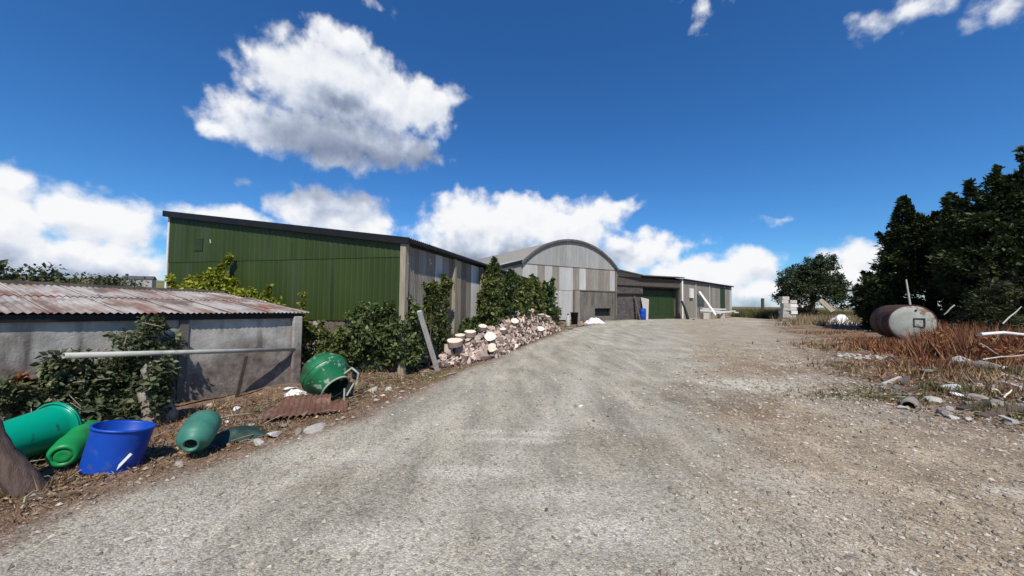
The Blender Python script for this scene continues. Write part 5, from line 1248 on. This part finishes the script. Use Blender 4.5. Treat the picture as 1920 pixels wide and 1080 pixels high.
# branches
brs = [((1838,627),(1960,626),9.5,.045,'stone_white','thick bleached branch lying level at the right edge'),((1838,644),(1872,665),8.6,.014,'grey_wood','thin grey stick slanting down below the bleached branch'),
       ((1842,674),(1930,664),8.0,.014,'grey_wood','thin grey stick nearly level under the slanting one'),((1862,729),(1882,742),6.4,.02,'pale_wood','short pale stick in the rubble, left arm of a vee'),
       ((1882,746),(1897,731),6.3,.014,'pale_wood','short pale stick in the rubble, right arm of a vee'),((1790,572),(1770,590),17,.03,'grey_wood','grey branch by the right side of the tank'),
       ((1880,607),(1915,575),10.5,.018,'grey_wood','bare grey branch in front of the young conifer')]
for (a,b,Z,r,mt,lb) in brs:
    P, Q = at(a[0],a[1],Z), at(b[0],b[1],Z+.15)
    if P.z < H(P.x,P.y): P = G0(*a)
    if Q.z < H(Q.x,Q.y)+.02: Q = G0(*b)+Vector((0,0,.03))
    m1 = P.lerp(Q,.35)+Vector((0,0,r*.9)); m2 = P.lerp(Q,.7)-Vector((0,0,r*.5))
    tag(MB().tube([P,m1,m2,Q],[r,r*.95,r*.8,r*.6],8,0,True,.06).build('branch',mt), lb, 'branch')
# rocks on the right
rk = [(1803,690,.26,'stone_pale',.7,'large pale boulder in the weeds under the trees'),(1850,697,.21,'stone_grey',.7,'grey-white boulder right of the large pale one'),
      (1742,700,.13,'stone_grey',.5,'flat grey stone with a pale top left of the large boulder'),(1783,732,.13,'stone_white',.6,'angular white stone in the middle of the rubble'),
      (1795,744,.10,'stone_white',.4,'flat white stone in front of the angular white one'),(1750,752,.12,'stone_pale',.45,'cream flat stone right of the broken pipe'),
      (1885,694,.07,'stone_white',.7,'small white stone near the right edge'),(1770,779,.13,'stone_grey',.5,'grey ring-shaped stone nearest the track'),
      (1830,750,.13,'stone_grey',.45,'grey stone half sunk right of the white stones'),(1868,760,.12,'stone_grey',.45,'grey stone beside the pale vee of sticks'),
      (1720,690,.09,'stone_grey',.5,'small grey stone left of the flat grey one'),(1905,765,.12,'stone_grey',.5,'grey stone cut near the right edge of the photograph'),
      (1835,725,.09,'stone_pale',.5,'pale stone between the boulders and the rubble'),(1815,762,.08,'stone_grey',.6,'small dark stone low in the rubble')]
for i,(px,py,s,mt,fl,lb) in enumerate(rk): rock('rock', lb, 'rock', G0(px,py), (s*1.25,s,s), mt, fl, seed=i % 6)
for i in range(46):                                       # the row of pale chips left of the tank and rubble bits
    px = 1573+100*rng.random(); py = 668+(px-1573)*.06+rng.normal()*2.5; s = random.uniform(.035,.08)
    rock('stone_chip', 'pale stone chip in the short row of chips before the tank', 'stone', G0(px,py), (s*1.3,s,s), random.choice(['stone_pale','stone_pale','timber_post']), .6, group='row of pale chips')
for i in range(100):
    px = rng.uniform(1640,1918); py = rng.uniform(700,800); s = random.uniform(.018,.055)*(1 if rng.random() < .8 else 1.4)
    rock('rubble_stone', f"{'little' if s < .04 else 'fist-sized'} rubble stone {'near the broken pipe' if px < 1760 else ('below the boulders' if px < 1850 else 'near the right edge')}, {'upper' if py < 735 else ('middle' if py < 768 else 'lower')} part of the strewn rubble", 'stone', G0(px,py), (s*1.4,s,s), random.choice(['stone_pale','stone_grey','stone_grey']), .6, group='strewn rubble at the right')
# broken half pipe
p = G0(1712, 764); t = placed('broken_pipe', 'broken grey clay pipe with dark hollow mouth in the rubble', 'pipe', p+Vector((.0,.05,.035)), (.75,.6,.05))
MB().lathe([(.075,-.16),(.10,-.16),(.10,.16),(.075,.16),(.075,-.16)],22).build('pipe_wall','stone_grey',t)
MB().lathe([(0,.02),(.076,.02)],18).build('bore_shade','black_rubber',t)  # black disc stands in for the shade inside the hollow pipe
a_ = G0(1700,722); tag(MB().beam(a_+Vector((-.05,0,.02)), a_+Vector((.06,.05,.17)), .09, .02, 0).build('slate_piece','moss_slate'), 'dark upright slate piece beside the blue-grey rag', 'slate')
for (px,py,lb) in ((1024,958,'brown dried clod lying alone on the grey track'),(1598,1052,'dark stone in the coarse gravel at the bottom of the picture'),(1088,762,'white flat pebble on the middle of the track')):
    rock('clod' if 'clod' in lb else 'track_stone', lb, 'stone', G0(px,py), (.035,.02,.02) if 'clod' in lb else (.045,.035,.03), 'stone_white' if 'white' in lb else ('old_trunk' if 'clod' in lb else 'stone_grey'), .5)

# ---------------------------------------------------------------- litter of the left bank and the rubble
def littered(x, y): return (x < ledge(y)-.25) & (x > ledge(y)-2.6) & (fbm(x*1.2, y*1.2, 404) > .40)
pts = scatter(2600, littered, 2.6, 10, -8, 0)
P = np.repeat(pts, 5, 0); P[:, :2] += rng.normal(size=(len(P), 2))*.07; P[:, 2] = hgt(P[:, 0], P[:, 1])+.004+.03*rng.random(len(P))
D = rng.normal(size=P.shape); D[:, 2] *= .3; Nn = np.array([0, 0, 1.])+rng.normal(size=P.shape)*.5
V, Fc = leaf_quads(P, D, Nn, .03+.03*rng.random(len(P)), .018+.02*rng.random(len(P)))
o = np_mesh('leaf_litter', V, Fc, 'dead_brown', rng.random(len(P))**1.5); o['kind'] = 'stuff'; o['label'] = 'dead leaves strewn over the bank between shed and track'
def twigs(name, n, fn, label, mat):
    mb = MB()
    for _ in range(n):
        x, y = fn(); a = random.uniform(0, 6.28); L_ = random.uniform(.08, .35); z = H(x, y)+random.uniform(.008, .05)
        p0 = Vector((x, y, z)); p2 = p0+Vector((math.cos(a)*L_, math.sin(a)*L_, random.uniform(-.0, .09))); p1 = (p0+p2)/2+Vector((random.uniform(-.03,.03), random.uniform(-.03,.03), random.uniform(0,.03)))
        r = random.uniform(.003, .008); mb.tube([p0, p1, p2], [r, r*.8, r*.5], 5, random.choice((0, 1)))
    o = mb.build(name, mat); o['kind'] = 'stuff'; o['label'] = label
def fl():
    y = random.uniform(2.9, 9); return float(ledge(y))-random.uniform(.2, 2.2), y
twigs('twig_litter', 260, fl, 'dry twigs scattered over the bank between shed and track', ['timber_post', 'bark'])
def fr():
    y = random.uniform(4.8, 11); return float(redge(y))+random.uniform(-.6, 3.2), y
twigs('twig_litter', 260, fr, 'broken sticks scattered through the rubble at the right', ['timber_post', 'bark'])
pts = scatter(700, lambda x, y: (x < ledge(y)-.7) & (x > ledge(y)-2.4) & (fbm(x*1.5, y*1.5, 77) > .50), 3.2, 9, -8, 0)
o = tuft_stuff('bank_weeds', pts, 12, .17, 'leaf_mid', .07, .7, .008); o['label'] = 'low green weeds along the foot of the shed wall'
pts = scatter(1100, lambda x, y: (x < ledge(y)-.5) & (x > ledge(y)-2.6) & (fbm(x*1.3, y*1.3, 177) > .48), 3.0, 9, -8, 0)
o = tuft_stuff('bank_dead_stalks', pts, 9, .15, 'dead_brown', .08, .8, .006); o['label'] = 'brown dead stalks among the barrels and along the shed'
for (px, py, s_, mt, lb) in ((335, 872, .05, 'stone_pale', 'tan stone at the track side of the teal drum'), (300, 862, .04, 'stone_grey', 'small grey stone between blue barrel and teal drum'),
        (470, 800, .05, 'stone_pale', 'pale broken stone behind the tarpaulin'), (650, 770, .05, 'stone_grey', 'grey stone right of the rusty sheet'), (505, 765, .06, 'stone_grey', 'grey stone at the shed wall left of the rusty sheet')):
    rock('stone', lb, 'stone', G0(px, py), (s_*1.4, s_, s_), mt, .5)
P_, Q_2 = G0(395, 790), at(470, 775, 4.9)
tag(MB().tube([P_+Vector((0,0,.03)), (P_+Q_2)/2+Vector((0,0,.03)), Q_2], [.012,.01,.007], 6).build('branch', 'timber_post'), 'thin pale branch lying behind the tarpaulin', 'branch')

tl = [((1800,770),(1868,758),.05,'dark_board','dark rotten timber lying in the lower rubble'),((1838,785),(1915,772),.06,'old_trunk','thick brown rotten timber at the right edge of the rubble'),
      ((1742,722),(1790,742),.04,'dark_board','dark broken timber pointing at the angular white stone'),((1862,778),(1905,800),.035,'grey_wood','grey splintered slat at the lower right of the rubble'),
      ((1690,735),(1735,728),.04,'old_trunk','brown broken timber above the broken pipe'),((1795,712),(1850,722),.04,'dark_board','dark timber in the weeds below the large pale boulder'),
      ((1880,715),(1919,735),.04,'grey_wood','grey timber slanting out at the right edge under the sticks'),((1655,722),(1688,712),.03,'grey_wood','short grey slat left of the blue-grey rag')]
for a, b, w, mt, lb in tl:
    P, Q = G0(*a), G0(*b); tag(MB().beam(P+Vector((0,0,.02)), Q+Vector((0,0,.06)), w*1.8, w).build('broken_timber', mt), lb, 'timber')
def rubb(x, y): return (x > redge(y)-.5) & (x < redge(y)+3.5) & (fbm(x*1.1, y*1.1, 505) > .46)
pts = scatter(2600, rubb, 4.6, 11, 5, 14)
P = np.repeat(pts, 4, 0); P[:, :2] += rng.normal(size=(len(P), 2))*.08; P[:, 2] = hgt(P[:, 0], P[:, 1])+.004+.04*rng.random(len(P))
D = rng.normal(size=P.shape); D[:, 2] *= .35; Nn = np.array([0, 0, 1.])+rng.normal(size=P.shape)*.6
V, Fc = leaf_quads(P, D, Nn, .04+.05*rng.random(len(P)), .02+.03*rng.random(len(P)))
o = np_mesh('leaf_litter', V, Fc, 'dead_brown', rng.random(len(P))**2.2); o['kind'] = 'stuff'; o['label'] = 'dark dead leaves and litter among the rubble at the right'
